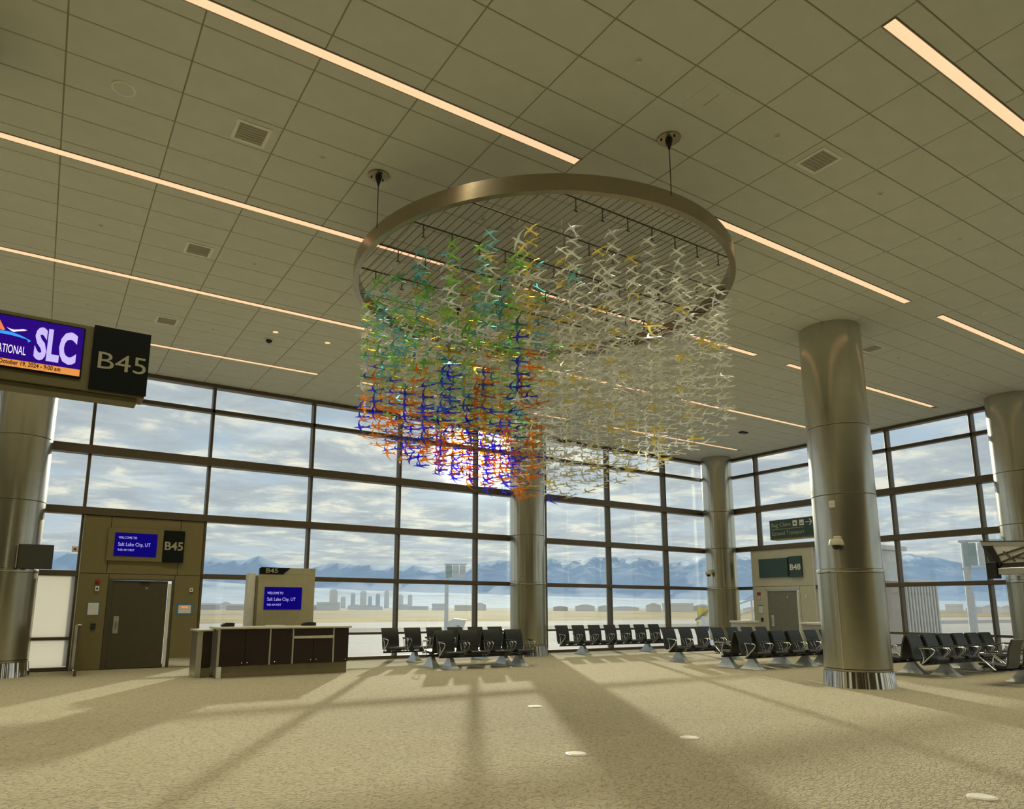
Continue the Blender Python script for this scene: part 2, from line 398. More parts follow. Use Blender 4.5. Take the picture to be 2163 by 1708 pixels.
# ------------------------------------------------------------------ window walls
def bar(name, parent, x0, x1, y0, y1, z0, z1, mt=M_MULL):
    return MB().cbox(x0, x1, y0, y1, z0, z1, 0.008).obj(name, mt, parent)
wl = struct('wall_left')
bar('header', wl, X_MIN, XW, YW - 0.12, YW + 0.15, Z_HEAD, CE + 0.011)
bar('sill', wl, X_MIN, XW, YW - 0.06, YW + 0.12, 0.0, 0.09)
ROWS = [(0.09, Z5), (Z5, Z4), (Z4, Z3), (Z3, Z2), (Z2, Z1), (Z1, Z_HEAD)]
TH = {Z1: 0.055, Z2: 0.11, Z3: 0.095, Z4: 0.065, Z5: 0.035}
TD = {Z1: 0.10, Z2: 0.20, Z3: 0.17, Z4: 0.13, Z5: 0.07}
for z in TH:
    segs = [(X_MIN, XW)] if z > Z4 + 0.1 else [(X_MIN, MX[3]), (MX[4], XW)]
    for a, b in segs: bar('transom', wl, a, b, YW - TD[z], YW + 0.10, z - TH[z], z + TH[z])
for x in MX:
    bar('mullion', wl, x - 0.036, x + 0.036, YW - 0.10, YW + 0.14, 0.0, Z_HEAD)
    bar('mullion_cap', wl, x - 0.022, x + 0.022, YW + 0.14, YW + 0.20, 0.0, Z_HEAD, M_ALU)
xs = [X_MIN] + MX + [XW]
for i in range(len(xs) - 1):
    for r, (a, b) in enumerate(ROWS):
        if i == 4 and b <= Z3 + 0.01: continue          # the gate portal stands here
        fr = (i == 3 and r < 2) or (i in (1, 2) and r < 2)
        MB().box(xs[i] + 0.03, xs[i + 1] - 0.03, YW + 0.02, YW + 0.035, a + 0.02, b - 0.02).obj('frosted_pane' if fr else 'pane', M_FROST if fr else M_GLASS, wl)
wr = struct('wall_right')
bar('header', wr, XW - 0.12, XW + 0.15, Y_MIN, YW, Z_HEAD, CE + 0.011)
bar('sill', wr, XW - 0.06, XW + 0.12, Y_MIN, YW, 0.0, 0.09)
for z in TH:
    segs = [(Y_MIN, YW)] if z > Z4 + 0.1 else [(Y_MIN, 15.65), (18.33, YW)]
    for a, b in segs: bar('transom', wr, XW - TD[z], XW + 0.10, a, b, z - TH[z], z + TH[z])
for y in MY:
    z0 = Z3 if abs(y - 17.951) < 0.1 else 0.0
    bar('mullion', wr, XW - 0.10, XW + 0.14, y - 0.036, y + 0.036, z0, Z_HEAD)
    bar('mullion_cap', wr, XW + 0.14, XW + 0.20, y - 0.022, y + 0.022, z0, Z_HEAD, M_ALU)
ys = [YW] + MY + [-5.0, Y_MIN]
for i in range(len(ys) - 1):
    for r, (a, b) in enumerate(ROWS):
        y0, y1 = ys[i + 1] + 0.03, ys[i] - 0.03
        if b <= Z3 + 0.01:
            if i == 1: continue
            if i == 0: y0 = 18.36
        MB().box(XW + 0.02, XW + 0.035, y0, y1, a + 0.02, b - 0.02).obj('pane', M_GLASS, wr)
bar('corner_post', wr, XW - 0.10, XW + 0.15, YW - 0.10, YW + 0.15, 0.0, CE + 0.011)

# closed rear of the hall, behind the camera
M_REAR = mat('rear_wall_paint', (0.30, 0.27, 0.19), 0.8)
tag(MB().box(X_MIN, XW + 0.25, Y_MIN - 0.2, Y_MIN, 0.0, CE + 0.012).obj('wall_back', M_REAR), kind='structure')
tag(MB().box(X_MIN - 0.2, X_MIN, Y_MIN - 0.2, YW + 0.25, 0.0, CE + 0.012).obj('wall_far_left', M_REAR), kind='structure')

# ------------------------------------------------------------------ round columns
def column(x, y, r, label, segs=64):
    t = thing('column', (x, y, 0), label, 'column', 'round clad columns')
    MB().lathe([(r - 0.03, 0.0), (r - 0.03, CE)], n=32).obj('core', M_MULL, t, smooth=30)
    for a, b in ((2.34, 3.865), (3.875, 5.345), (5.355, CE)):
        MB().lathe([(r - 0.006, a), (r, a + 0.006), (r, b - 0.006), (r - 0.006, b)], n=segs).obj('cladding_panel', M_COLU, t, smooth=40)
    MB().lathe([(r + 0.012, 2.265), (r + 0.014, 2.275), (r + 0.014, 2.325), (r + 0.012, 2.335)], n=segs).obj('collar', M_COLU, t, smooth=40)
    MB().lathe([(r - 0.004, 0.36), (r + 0.004, 0.368), (r + 0.004, 2.255), (r - 0.004, 2.262)], n=segs).obj('lower_cladding', M_COLL, t, smooth=40)
    MB().lathe([(r + 0.012, 0.315), (r + 0.012, 0.352)], n=segs).obj('base_ring', M_COLL, t, smooth=40)
    # ribbed polished base band
    n = 288
    vs = []; fs = []
    for k in range(n):
        a = 2 * math.pi * k / n; w = 0.005 * math.sin(a * 31) + 0.003 * math.sin(a * 47 + 1.0)
        for rr, z in ((r + 0.052 + w, 0.0), (r + 0.02 + w, 0.31)): vs.append((rr * math.cos(a), rr * math.sin(a), z))
    for k in range(n):
        k2 = (k + 1) % n; fs.append((2 * k, 2 * k2, 2 * k2 + 1, 2 * k + 1))
    fs.append(tuple(2 * k + 1 for k in range(n)))
    MB().add(vs, fs).obj('base_band', M_STEEL, t, smooth=60)
    b0 = math.atan2(-y, -x)
    for da in (-0.42, 1.6, -2.0):
        a = b0 + da; c, s_ = math.cos(a), math.sin(a)
        o = MB().box(-0.004, 0.004, -0.014, 0.014, 0.36, 2.26).obj('seam_strip', M_COLU, t, ((r + 0.006) * c, (r + 0.006) * s_, 0)); o.rotation_euler = (0, 0, a)
    return t
COLS = [(14.33, 8.575, 0.62, 'large round tan clad column with polished base, foremost, carrying a dome camera'),
        (13.72, 19.30, 0.585, 'round clad column behind the sculpture, between the two window-side seat rows'),
        (23.28, 19.28, 0.60, 'round clad column standing in the far corner of the window walls'),
        (-0.64, 19.30, 0.60, 'round clad column at the left edge beside the frosted panes'),
        (23.35, 8.72, 0.60, 'round clad column at the right edge holding the tilted television'),
        (-1.55, 8.62, 0.60, 'round column at the upper left edge that carries the overhead gate sign')]
for c in COLS: column(*c)

def dome_camera(loc, ang, label):
    t = thing('dome_camera', loc, label, 'camera', rz=ang)      # +x points away from the column
    MB().cbox(-0.02, 0.10, -0.07, 0.07, 0.02, 0.16, 0.012).obj('wall_bracket', M_CREAM, t)
    MB().lathe([(0.02, 0.10), (0.115, 0.085), (0.135, 0.02), (0.135, -0.03), (0.10, -0.035)], (0.17, 0, 0), 24).obj('housing', M_CREAM, t, smooth=40)
    MB().lathe([(0.085, -0.035), (0.082, -0.07), (0.055, -0.11), (0.01, -0.125)], (0.17, 0, 0), 24).obj('dome', M_BLACK, t, smooth=60)
cx, cy, cr = COLS[0][:3]; a = math.atan2(-cy, -cx) - R(14)
dome_camera((cx + (cr + 0.022) * math.cos(a), cy + (cr + 0.022) * math.sin(a), 2.83), a, 'cream dome security camera bracketed on the foremost round column')
cx, cy, cr = COLS[2][:3]; a = math.pi
dome_camera((cx + (cr + 0.022) * math.cos(a), cy + (cr + 0.022) * math.sin(a), 2.88), a, 'small cream dome camera on the corner column between window walls')
cx, cy, cr = COLS[0][:3]; a = math.atan2(-cy, -cx) - R(20)
t = thing('wall_sensor', (cx + cr * math.cos(a), cy + cr * math.sin(a), 3.66), 'small white sensor plate on the foremost column above its camera', 'sensor', rz=a)
MB().cbox(-0.004, 0.03, -0.055, 0.055, -0.07, 0.07, 0.006).obj('plate', M_WHITE, t); MB().cbox(0.03, 0.036, -0.02, 0.02, -0.02, 0.02, 0.002).obj('lens', M_CREAM, t)

# ------------------------------------------------------------------ gate portals and doors
def portal_left():
    w = struct('wall_portal_left')
    y0, y1 = YW - 0.135, YW + 0.16
    x0, x1, zt = 0.815, 3.605, 3.755
    dx0, dx1, dz = 1.56, 2.93, 2.17
    g = 0.006
    def panel(a, b, c, d): MB().cbox(a + g, b - g, y0, y1, c + g, d - g, 0.005).obj('wall_panel', M_PORTAL, w)
    panel(x0, 1.40, 2.32, zt); panel(1.40, 3.03, 2.32, zt); panel(3.03, x1, 2.32, zt)
    panel(x0, dx0 - 0.10, 0.0, 2.32); panel(dx1 + 0.05, x1, 0.0, 2.32); panel(dx0 - 0.10, dx1 + 0.05, dz + 0.02, 2.32)
    MB().box(x0, x1, y0 + 0.05, y1 - 0.02, dz + 0.1, zt).obj('core', M_MULL, w)
    bar('edge_trim', w, x0 - 0.022, x0 + 0.004, y0 - 0.01, y1, 0, zt, M_ALU)
    MB().cbox(dx1 + 0.06, x1 - 0.006, y0 - 0.012, y0 - 0.001, 0.012, 0.225, 0.003).obj('kick_plate', M_STEEL, w)
    # door
    d = struct('door_1')
    MB().box(dx0 - 0.10, dx0, y0 - 0.01, y0 + 0.12, 0, dz + 0.02).box(dx1, dx1 + 0.05, y0 - 0.01, y0 + 0.12, 0, dz + 0.02).box(dx0, dx1, y0 - 0.01, y0 + 0.12, dz, dz + 0.03).obj('door_frame', M_DOOR, d)
    leaf = MB().cbox(dx0 + 0.006, dx1 - 0.10, y0 + 0.02, y0 + 0.07, 0.012, dz - 0.008, 0.004).obj('door_leaf', M_DOOR, d)
    MB().cbox(dx1 - 0.085, dx1 - 0.012, y0 + 0.0, y0 + 0.05, 0.012, dz - 0.07, 0.004).obj('edge_strip', M_WHITE, d)
    MB().cbox(dx0 + 0.09, dx0 + 0.21, y0 + 0.008, y0 + 0.019, 0.86, 1.28, 0.004).obj('push_plate', M_ALU, leaf)
    MB().tube([(dx0 + 0.15, y0 + 0.01, 1.20), (dx0 + 0.15, y0 - 0.05, 1.18), (dx0 + 0.15, y0 - 0.05, 0.98), (dx0 + 0.15, y0 + 0.01, 0.96)], 0.012).obj('door_handle', M_STEEL, leaf, smooth=40)
    MB().lathe([(0.03, 0), (0.03, 0.012), (0.012, 0.014)], (0, 0, 0), 16).obj('peep_hole', M_ALU, leaf, (dx0 + 0.78, y0 + 0.02, 1.98)).rotation_euler = (R(90), 0, 0)
    MB().cbox(dx0 + 0.62, dx0 + 0.86, y0 - 0.02, y0 + 0.02, dz - 0.05, dz - 0.012, 0.004).obj('door_closer', M_BLACK, d)
    return y0
PY = portal_left()
def plate(name, x0, x1, y, z0, z1, mt, label, cat, inner=None, d=0.012, group=None):
    """flat thing fixed to the left portal, optional inner part"""
    t = thing(name, ((x0 + x1) / 2, y, (z0 + z1) / 2), label, cat, group); w, h = (x1 - x0) / 2, (z1 - z0) / 2
    MB().cbox(-w, w, -d, 0, -h, h, min(0.003, d / 3)).obj('backing', mt, t)
    if inner: MB().box(-w * inner[0], w * inner[0], -d - 0.003, -d - 0.0005, -h * inner[1], h * inner[1]).obj(inner[2], inner[3], t)
    return t
plate('notice', 1.05, 1.32, PY - 0.001, 1.29, 1.63, M_BLUETAPE, 'white paper notice with blue tape left of the B45 door', 'notice', (0.86, 0.84, 'paper_sheet', M_PAPER), 0.003)
t = plate('notice', 3.08, 3.47, PY - 0.001, 1.31, 1.60, M_BLUETAPE, 'blue framed printed notice right of the B45 door', 'notice', (0.78, 0.70, 'paper_sheet', M_PAPER), 0.003)
MB().box(-0.08, 0.08, -0.009, -0.0065, 0.03, 0.07).obj('printed_heading', M_LOGOORANGE, t)
plate('card_reader', 1.17, 1.27, PY - 0.001, 0.97, 1.11, M_BLACK, 'black card reader beside the B45 door below the taped notice', 'card reader', (0.6, 0.25, 'reader_slot', M_SEATBACK), 0.03)
t = thing('alarm_strobe', (1.225, PY - 0.001, 2.03), 'red alarm light over a white horn left of the B45 door', 'alarm')
MB().lathe([(0.055, 0), (0.055, 0.02), (0.045, 0.05), (0.015, 0.06)], n=20).obj('lens', M_RED, t, (0, 0, 0.09), 40).rotation_euler = (R(90), 0, 0)
MB().cbox(-0.045, 0.045, -0.03, 0, -0.14, -0.02, 0.006).obj('horn_box', M_WHITE, t); MB().cbox(-0.02, 0.02, -0.034, -0.03, -0.10, -0.06, 0.002).obj('grille', M_BLACK, t)
plate('door_button', 3.36, 3.44, PY - 0.001, 1.90, 2.00, M_WHITE, 'small white push button right of the B45 door', 'button', (0.4, 0.4, 'button_cap', M_BLACK), 0.03)
plate('wall_sensor', 0.60, 0.73, YW - 0.11, 2.82, 2.96, M_WHITE, 'white box with a red lens on the mullion by the left portal', 'sensor', (0.4, 0.4, 'lens', M_RED), 0.05)

def gate_sign(loc, rz, label, number, lit):
    """sign case above a gate door: display + number panel; local x along the wall, -y into the room"""
    t = thing('gate_sign', loc, label, 'sign', rz=rz)
    if lit:
        MB().cbox(-0.90, 0.38, -0.05, 0, -0.42, 0.40, 0.006).obj('sign_case', M_PORTAL, t)
        s_ = MB().cbox(-0.745, 0.23, -0.062, -0.05, -0.30, 0.285, 0.003).obj('screen', M_SCREEN, t)
        text_mesh('screen_text', 'WELCOME TO', 0.085, M_LETTERP, s_, (-0.665, -0.064, 0.135), width=0.42)
        text_mesh('screen_text', 'Salt Lake City, UT', 0.13, M_LETTERP, s_, (-0.665, -0.064, -0.045), width=0.74)
        text_mesh('screen_text', '9:00 AM MDT', 0.075, M_LETTERP, s_, (-0.665, -0.064, -0.17), width=0.38)
        p = MB().cbox(0.385, 0.885, -0.07, 0, -0.42, 0.40, 0.005).obj('number_panel', M_BLACKPANEL, t)
        text_mesh('number', number, 0.30, M_LETTER, p, (0.40, -0.073, -0.10), width=0.44, bold=0.006)
    else:
        MB().cbox(-0.94, 0.33, -0.05, 0, -0.35, 0.36, 0.006).obj('blank_screen', M_GREENPANEL, t)
        MB().cbox(0.335, 0.41, -0.04, 0, -0.36, 0.38, 0.004).obj('spacer', M_BLACKPANEL, t)
        p = MB().cbox(0.40, 0.92, -0.07, 0, -0.37, 0.40, 0.005).obj('number_panel', M_GREENPANEL, t)
        text_mesh('number', number, 0.30, M_WHITE, p, (0.43, -0.073, -0.10), width=0.44, bold=0.007)
    return t
gate_sign((2.25, PY - 0.001, 3.065), 0, 'B45 gate sign with blue welcome screen above the left gate door', 'B45', True)

# barrier panel at the left portal edge
t = thing('barrier_panel', (0.86, 18.45, 0), 'waist-high dark barrier panel with steel top bracket left of the B45 door', 'barrier')
MB().cbox(-0.025, 0.025, 0.0, 1.45, 0.0, 1.08, 0.006).obj('panel', M_PLINTH, t)
MB().cbox(-0.03, 0.03, -0.02, 0.0, 0.0, 1.09, 0.005).obj('front_edge', M_MULL, t)
MB().cbox(-0.05, 0.05, -0.05, 0.10, 1.09, 1.13, 0.01).obj('top_bracket', M_STEEL, t)
MB().cbox(-0.045, -0.028, -0.02, 1.2, 0.0, 0.14, 0.004).obj('kick_plate', M_STEEL, t)

def portal_right():
    w = struct('wall_portal_right')
    x0, x1 = XW - 0.135, XW + 0.16
    y0, y1, zt = 15.66, 18.32, 3.77
    d0, d1, dz = 16.31, 17.66, 2.20
    g = 0.006
    def panel(a, b, c, d): MB().cbox(x0, x1, a + g, b - g, c + g, d - g, 0.005).obj('wall_panel', M_PORTALR, w)
    panel(y0, y1, 2.36, zt); panel(y0, d0 - 0.05, 0.0, 2.36); panel(d1 + 0.10, y1, 0.0, 2.36); panel(d0 - 0.05, d1 + 0.10, dz + 0.03, 2.36)
    MB().box(x0 + 0.05, x1 - 0.02, y0 + 0.02, y1 - 0.02, dz + 0.1, zt).obj('core', M_MULL, w)
    bar('edge_trim', w, x0 - 0.01, x1, y0 - 0.035, y0 + 0.002, 0, zt, M_WHITE)
    d = struct('door_2')
    MB().box(x0 - 0.01, x0 + 0.12, d1, d1 + 0.10, 0, dz + 0.02).box(x0 - 0.01, x0 + 0.12, d0 - 0.05, d0, 0, dz + 0.02).box(x0 - 0.01, x0 + 0.12, d0, d1, dz, dz + 0.03).obj('door_frame', M_PORTALR, d)
    leaf = MB().cbox(x0 + 0.02, x0 + 0.07, d0 + 0.12, d1 - 0.006, 0.012, dz - 0.008, 0.004).obj('door_leaf', M_DOORR, d)
    MB().cbox(x0, x0 + 0.05, d0 + 0.015, d0 + 0.10, 0.012, dz - 0.05, 0.004).obj('edge_strip', M_WHITE, d)
    MB().cbox(x0 + 0.008, x0 + 0.019, d1 - 0.22, d1 - 0.10, 0.86, 1.28, 0.004).obj('push_plate', M_ALU, leaf)
    MB().tube([(x0 + 0.01, d1 - 0.16, 1.20), (x0 - 0.05, d1 - 0.16, 1.18), (x0 - 0.05, d1 - 0.16, 0.98), (x0 + 0.01, d1 - 0.16, 0.96)], 0.012).obj('door_handle', M_STEEL, leaf, smooth=40)
    MB().lathe([(0.03, 0), (0.03, 0.012), (0.012, 0.014)], (0, 0, 0), 16).obj('peep_hole', M_WHITE, leaf, (x0 + 0.02, d0 + 0.50, 1.95)).rotation_euler = (0, R(-90), 0)
    return x0
PX = portal_right()
gate_sign((PX - 0.001, 17.0, 3.055), -math.pi / 2, 'B48 gate sign with blank dark green screen above the right gate door', 'B48', False)
def rplate(name, y, z, w, h, mt, label, cat, inner=None, d=0.012):
    t = thing(name, (PX - 0.001, y, z), label, cat, rz=-math.pi / 2)
    MB().cbox(-w / 2, w / 2, -d, 0, -h / 2, h / 2, min(0.003, d / 3)).obj('backing', mt, t)
    if inner: MB().box(-w / 2 * inner[0], w / 2 * inner[0], -d - 0.003, -d - 0.0005, -h / 2 * inner[1], h / 2 * inner[1]).obj(inner[2], inner[3], t)
rplate('notice', 18.0, 1.48, 0.24, 0.34, M_BLUETAPE, 'white paper notice with blue tape left of the B48 door', 'notice', (0.9, 0.84, 'paper_sheet', M_PAPER), 0.003)
rplate('card_reader', 17.96, 1.10, 0.10, 0.14, M_BLACK, 'black card reader beside the B48 door below the notice', 'card reader', (0.6, 0.25, 'reader_slot', M_SEATBACK), 0.03)
rplate('alarm_strobe', 18.03, 2.10, 0.13, 0.09, M_RED, 'red alarm light left of the B48 door', 'alarm', (0.7, 0.6, 'lens', M_RED), 0.06)
rplate('alarm_horn', 18.03, 1.93, 0.09, 0.11, M_WHITE, 'white alarm horn box under the red light by B48', 'alarm', (0.5, 0.4, 'grille', M_ALU), 0.03)
rplate('door_button', 16.02, 1.97, 0.09, 0.10, M_WHITE, 'small white push button right of the B48 door', 'button', (0.4, 0.4, 'button_cap', M_ALU), 0.03)

# ------------------------------------------------------------------ overhead gate sign with the airport screen
t = thing('overhead_sign', (0, 8.60, 3.72), 'overhead sign with violet airport screen and green B45 panel at the upper left', 'sign')
MB().cbox(-0.955, 0.80, -0.03, 0.27, 0.12, 0.86, 0.006).obj('sign_body', M_SIGNBODY, t)
MB().cbox(-0.955, 0.735, 0.0, 0.25, 0.065, 0.118, 0.006).obj('lower_rail', M_SIGNBODY, t)
bz = MB().cbox(-0.84, 0.165, -0.045, -0.03, 0.235, 0.815, 0.004).obj('screen_bezel', M_BLACKPANEL, t)
sc_ = MB().box(-0.82, 0.15, -0.049, -0.0455, 0.26, 0.80).obj('screen', M_SCREENP, t)
def flat(name, pts, mt, parent, y=-0.0515, d=0.002):      # flat print on the screen
    return MB().prism(pts, y, y + d, 'y').obj(name, mt, parent)
flat('date_band', [(-0.82, 0.26), (0.15, 0.26), (0.15, 0.335), (-0.82, 0.335)], M_ORANGE, sc_, -0.0512, 0.0015)
text_mesh('airport_code', 'SLC', 0.465, M_LETTERW, sc_, (-0.285, -0.0535, 0.395), width=0.385, bold=0.020, depth=0.001)
text_mesh('airport_name', 'INTERNATIONAL', 0.13, M_LOGOWHITE, sc_, (-0.80, -0.0535, 0.40), width=0.44, depth=0.001)
text_mesh('date_line', 'Saturday, October 19, 2024 - 9:00 am', 0.066, M_INK, sc_, (-0.775, -0.0535, 0.283), width=0.745, bold=0.0012, depth=0.001)
flat('logo_peak', [(-0.74, 0.625), (-0.665, 0.72), (-0.655, 0.705), (-0.62, 0.755), (-0.555, 0.64), (-0.575, 0.632), (-0.65, 0.645)], M_LOGOORANGE, sc_)
arc = [(-0.72 + 0.40 * i / 12, 0.545 + 0.085 * math.sin(math.pi * (0.18 + 0.74 * i / 12))) for i in range(13)]
flat('logo_swoosh', arc + [(-0.345, 0.545)] + [(x, z - 0.034 * math.sin(math.pi * min(1, max(0, (i + 1) / 13)))) for i, (x, z) in list(enumerate(arc))[::-1][1:]], M_LOGOBLUE, sc_)
flat('logo_bird', [(-0.545, 0.672), (-0.515, 0.662), (-0.48, 0.657), (-0.44, 0.667), (-0.40, 0.680), (-0.365, 0.676), (-0.39, 0.662), (-0.44, 0.648), (-0.485, 0.632), (-0.51, 0.645)], M_LOGOWHITE, sc_)
np_ = MB().cbox(0.245, 0.815, -0.055, -0.03, 0.145, 0.875, 0.004).obj('number_panel', M_BLACKPANEL, t)
text_mesh('number', 'B45', 0.275, M_LETTER, np_, (0.285, -0.058, 0.39), width=0.48, bold=0.0)
MB().cbox(-1.2, -0.95, 0.04, 0.22, 0.25, 0.75, 0.01).obj('mounting_bracket', M_SIGNBODY, t)

# ------------------------------------------------------------------ hanging way-finding sign
t = thing('wayfinding_sign', (18.0, 12.30, 3.40), 'dark green hanging sign reading Bag Claim and Ground Transport with arrow', 'sign', rz=-math.pi / 2)
MB().cbox(-0.78, 0.95, -0.02, 0.34, 0.10, 0.66, 0.006).obj('sign_body', M_SIGNBODY, t)
pn = MB().cbox(-0.765, 0.94, -0.032, -0.02, 0.14, 0.645, 0.003).obj('face_panel', M_GREENPANEL, t)
MB().cbox(-0.75, 0.93, 0.0, 0.32, 0.085, 0.10, 0.003).obj('bottom_tray', M_CREAM, t)
text_mesh('sign_text', 'Bag Claim', 0.165, M_LETTER, pn, (-0.71, -0.0335, 0.455), width=0.62)
text_mesh('sign_text', 'Ground Transport', 0.165, M_LETTER, pn, (-0.71, -0.0335, 0.21), width=1.04)
MB().box(-0.71, 0.33, -0.0345, -0.0325, 0.375, 0.39).obj('divider_line', M_LETTER, pn)
for xo, icon in ((-0.01, 'bag'), (0.20, 'customs')):
    ic = MB().box(xo, xo + 0.14, -0.0345, -0.0325, 0.435, 0.595).obj('pictogram', M_WHITE, pn)
    if icon == 'bag': MB().prism([(xo + 0.04, 0.50), (xo + 0.05, 0.53), (xo + 0.09, 0.535), (xo + 0.10, 0.51), (xo + 0.085, 0.485), (xo + 0.055, 0.485)], -0.036, -0.0348, 'y').obj('pictogram_mark', M_BLACK, ic)
    else:
        MB().box(xo + 0.025, xo + 0.115, -0.036, -0.0348, 0.48, 0.505).obj('pictogram_mark', M_BLACK, ic)
MB().prism([(0.39, 0.525), (0.55, 0.525), (0.50, 0.60), (0.525, 0.605), (0.60, 0.515), (0.525, 0.42), (0.50, 0.425), (0.55, 0.505), (0.39, 0.505)], -0.0345, -0.0325, 'y').obj('arrow', M_WHITE, pn)
for xo in (0.55, 0.85): MB().tube([(xo, 0.16, 0.66), (xo, 0.16, CE - 3.40)], 0.02).obj('hanger_rod', M_ALU, t, smooth=40)

# ------------------------------------------------------------------ gate desk and backdrop
def gate_desk():
    t = thing('gate_desk', (3.43, 16.45, 0), 'long gate counter with dark wood doors and pale top in front of the B45 backdrop', 'counter')
    W, D = 3.02, 0.75
    MB().cbox(0.03, W - 0.04, 0.05, D, 0.0, 0.25, 0.005).obj('plinth', M_PLINTH, t)
    MB().box(0.02, W - 0.02, 0.035, D, 0.255, 1.04).obj('carcass', M_PLINTH, t)
    tp = MB().cbox(-0.05, W + 0.03, -0.04, D + 0.05, 1.04, 1.085, 0.008).obj('worktop', M_COUNTER, t)
    MB().box(-0.012, 0.0, 0.0, D, 0.02, 1.035).obj('end_panel', M_ALU, t); MB().box(0.0, 0.04, 0.0, 0.034, 0.25, 1.035).obj('corner_post', M_ALU, t)
    MB().cbox(0.0, 0.10, -0.01, 0.05, 0.0, 0.24, 0.004).obj('corner_foot', M_WHITE, t)
    for x in (1.13, 1.65, 2.62): MB().box(x - 0.018, x + 0.018, 0.005, 0.034, 0.25, 1.035).obj('post', M_ALU, t)
    def door(a, b, c, d, kx, kz):
        o = MB().cbox(a, b, 0.0, 0.033, c, d, 0.003).obj('door', M_WOOD, t)
        if kx: MB().lathe([(0.010, 0), (0.010, 0.01), (0.014, 0.014), (0.014, 0.024), (0.006, 0.028)], n=12).obj('knob', M_STEEL, o, (kx, 0, kz)).rotation_euler = (R(90), 0, 0)
    door(0.045, 0.575, 0.26, 1.03, 0.52, 0.31); door(0.582, 1.105, 0.26, 1.03, 0.64, 0.31)
    door(1.155, 1.627, 0.26, 1.03, 1.24, 0.31)
    door(1.672, 2.60, 0.875, 1.03, None, None); door(1.672, 2.13, 0.26, 0.80, 2.07, 0.33); door(2.137, 2.60, 0.26, 0.80, 2.20, 0.33)
    door(2.642, 2.99, 0.26, 1.03, 2.92, 0.31)
    MB().cbox(1.665, 2.605, -0.02, 0.03, 0.81, 0.868, 0.004).obj('shelf_edge', M_COUNTER, t)
gate_desk()
t = thing('side_counter', (3.06, 16.80, 0), 'narrow lower counter section standing left of the gate desk', 'counter')
MB().cbox(0.0, 0.12, 0.0, 0.7, 0, 0.99, 0.005).obj('end_panel', M_ALU, t)
MB().cbox(0.125, 0.32, 0.012, 0.7, 0.22, 0.985, 0.004).obj('door', M_WOOD, t)
MB().cbox(0.125, 0.32, 0.03, 0.7, 0, 0.215, 0.004).obj('plinth', M_PLINTH, t)
MB().cbox(-0.03, 0.34, -0.03, 0.75, 0.99, 1.03, 0.006).obj('worktop', M_COUNTER, t)
def desk_device(x, label, flip):
    t = thing('desk_printer', (x, 16.95, 1.086), label, 'printer', 'desk printers')
    MB().prism([(-0.13, 0.0), (0.12, 0.0), (0.13, 0.075), (-0.06, 0.075), (-0.15, 0.035)] if not flip else [(-0.17, 0.0), (0.14, 0.0), (0.14, 0.075), (-0.10, 0.075), (-0.16, 0.04)], -0.1, 0.1, 'y').obj('body', M_BLACK, t)
    MB().cbox(-0.05, 0.11, -0.06, 0.06, 0.0755, 0.085, 0.003).obj('lid', M_SEATBACK, t)
desk_device(3.72, 'black printer on the left end of the gate desk', False)
desk_device(5.60, 'black printer on the gate desk beside the backdrop', True)
t = thing('keyboard', (4.75, 16.85, 1.086), 'pale keyboard lying on the gate desk in front of the backdrop', 'keyboard')
MB().cbox(-0.22, 0.22, -0.07, 0.07, 0.0, 0.02, 0.004).obj('base', M_WHITE, t)
for k in range(4): MB().cbox(-0.2, 0.2, -0.06 + k * 0.03, -0.036 + k * 0.03, 0.0205, 0.026, 0.002).obj('key_row', M_COUNTER, t)
t = thing('gate_backdrop', (4.66, 18.2, 0), 'beige gate backdrop with blue welcome screen and black B45 tab', 'backdrop')
MB().cbox(0.0, 1.455, 0.0, 0.09, 0.0, 2.34, 0.004).obj('panel', M_BACKDROP, t)
MB().prism([(0.62, 2.342), (1.455, 2.342), (1.455, 2.51), (0.80, 2.51)], 0.0, 0.09, 'y').obj('top_panel', M_BACKDROP, t)
tb = MB().prism([(0.02, 2.342), (0.60, 2.342), (0.785, 2.51), (0.06, 2.51), (0.02, 2.48)], -0.015, 0.08, 'y').obj('number_tab', M_BLACKPANEL, t)
text_mesh('number', 'B45', 0.16, M_LETTER, tb, (0.16, -0.018, 2.375), width=0.30, bold=0.003)
s_ = MB().cbox(0.165, 1.12, -0.02, 0.0, 1.46, 2.02, 0.004).obj('screen', M_SCREEN, t)
text_mesh('screen_text', 'WELCOME TO', 0.085, M_LETTERP, s_, (0.235, -0.022, 1.84), width=0.40)
text_mesh('screen_text', 'Salt Lake City, UT', 0.12, M_LETTERP, s_, (0.235, -0.022, 1.675), width=0.72)
text_mesh('screen_text', '9:00 AM MDT', 0.07, M_LETTERP, s_, (0.235, -0.022, 1.555), width=0.36)
MB().cbox(-0.05, 0.0, -0.005, 0.3, 0.0, 2.28, 0.004).obj('side_return', M_PLINTH, t)
MB().cbox(-0.24, -0.055, 0.05, 0.30, 0.0, 2.36, 0.006).obj('sunlit_side_face', M_WHITE, t)  # white box stands in for the backdrop's sunlit thickness
# B48 counters seen between the chairs
for (x, y, w, lab) in ((21.6, 17.6, 0.62, 'pale gate counter in front of the corner column'), (21.4, 14.62, 0.9, 'pale gate counter showing left of the foremost column by B48')):
    t = thing('gate_counter', (x, y, 0), lab, 'counter', 'B48 gate counters')
    MB().cbox(0, 0.7, -w, 0, 0.0, 1.02, 0.006).obj('body', M_PORTALR, t); MB().cbox(-0.04, 0.74, -w - 0.03, 0.03, 1.022, 1.09, 0.006).obj('worktop', M_WHITE, t)
    MB().cbox(-0.004, -0.0005, -w + 0.05, -0.05, 0.12, 0.95, 0.001).obj('front_panel', M_ALU, t)

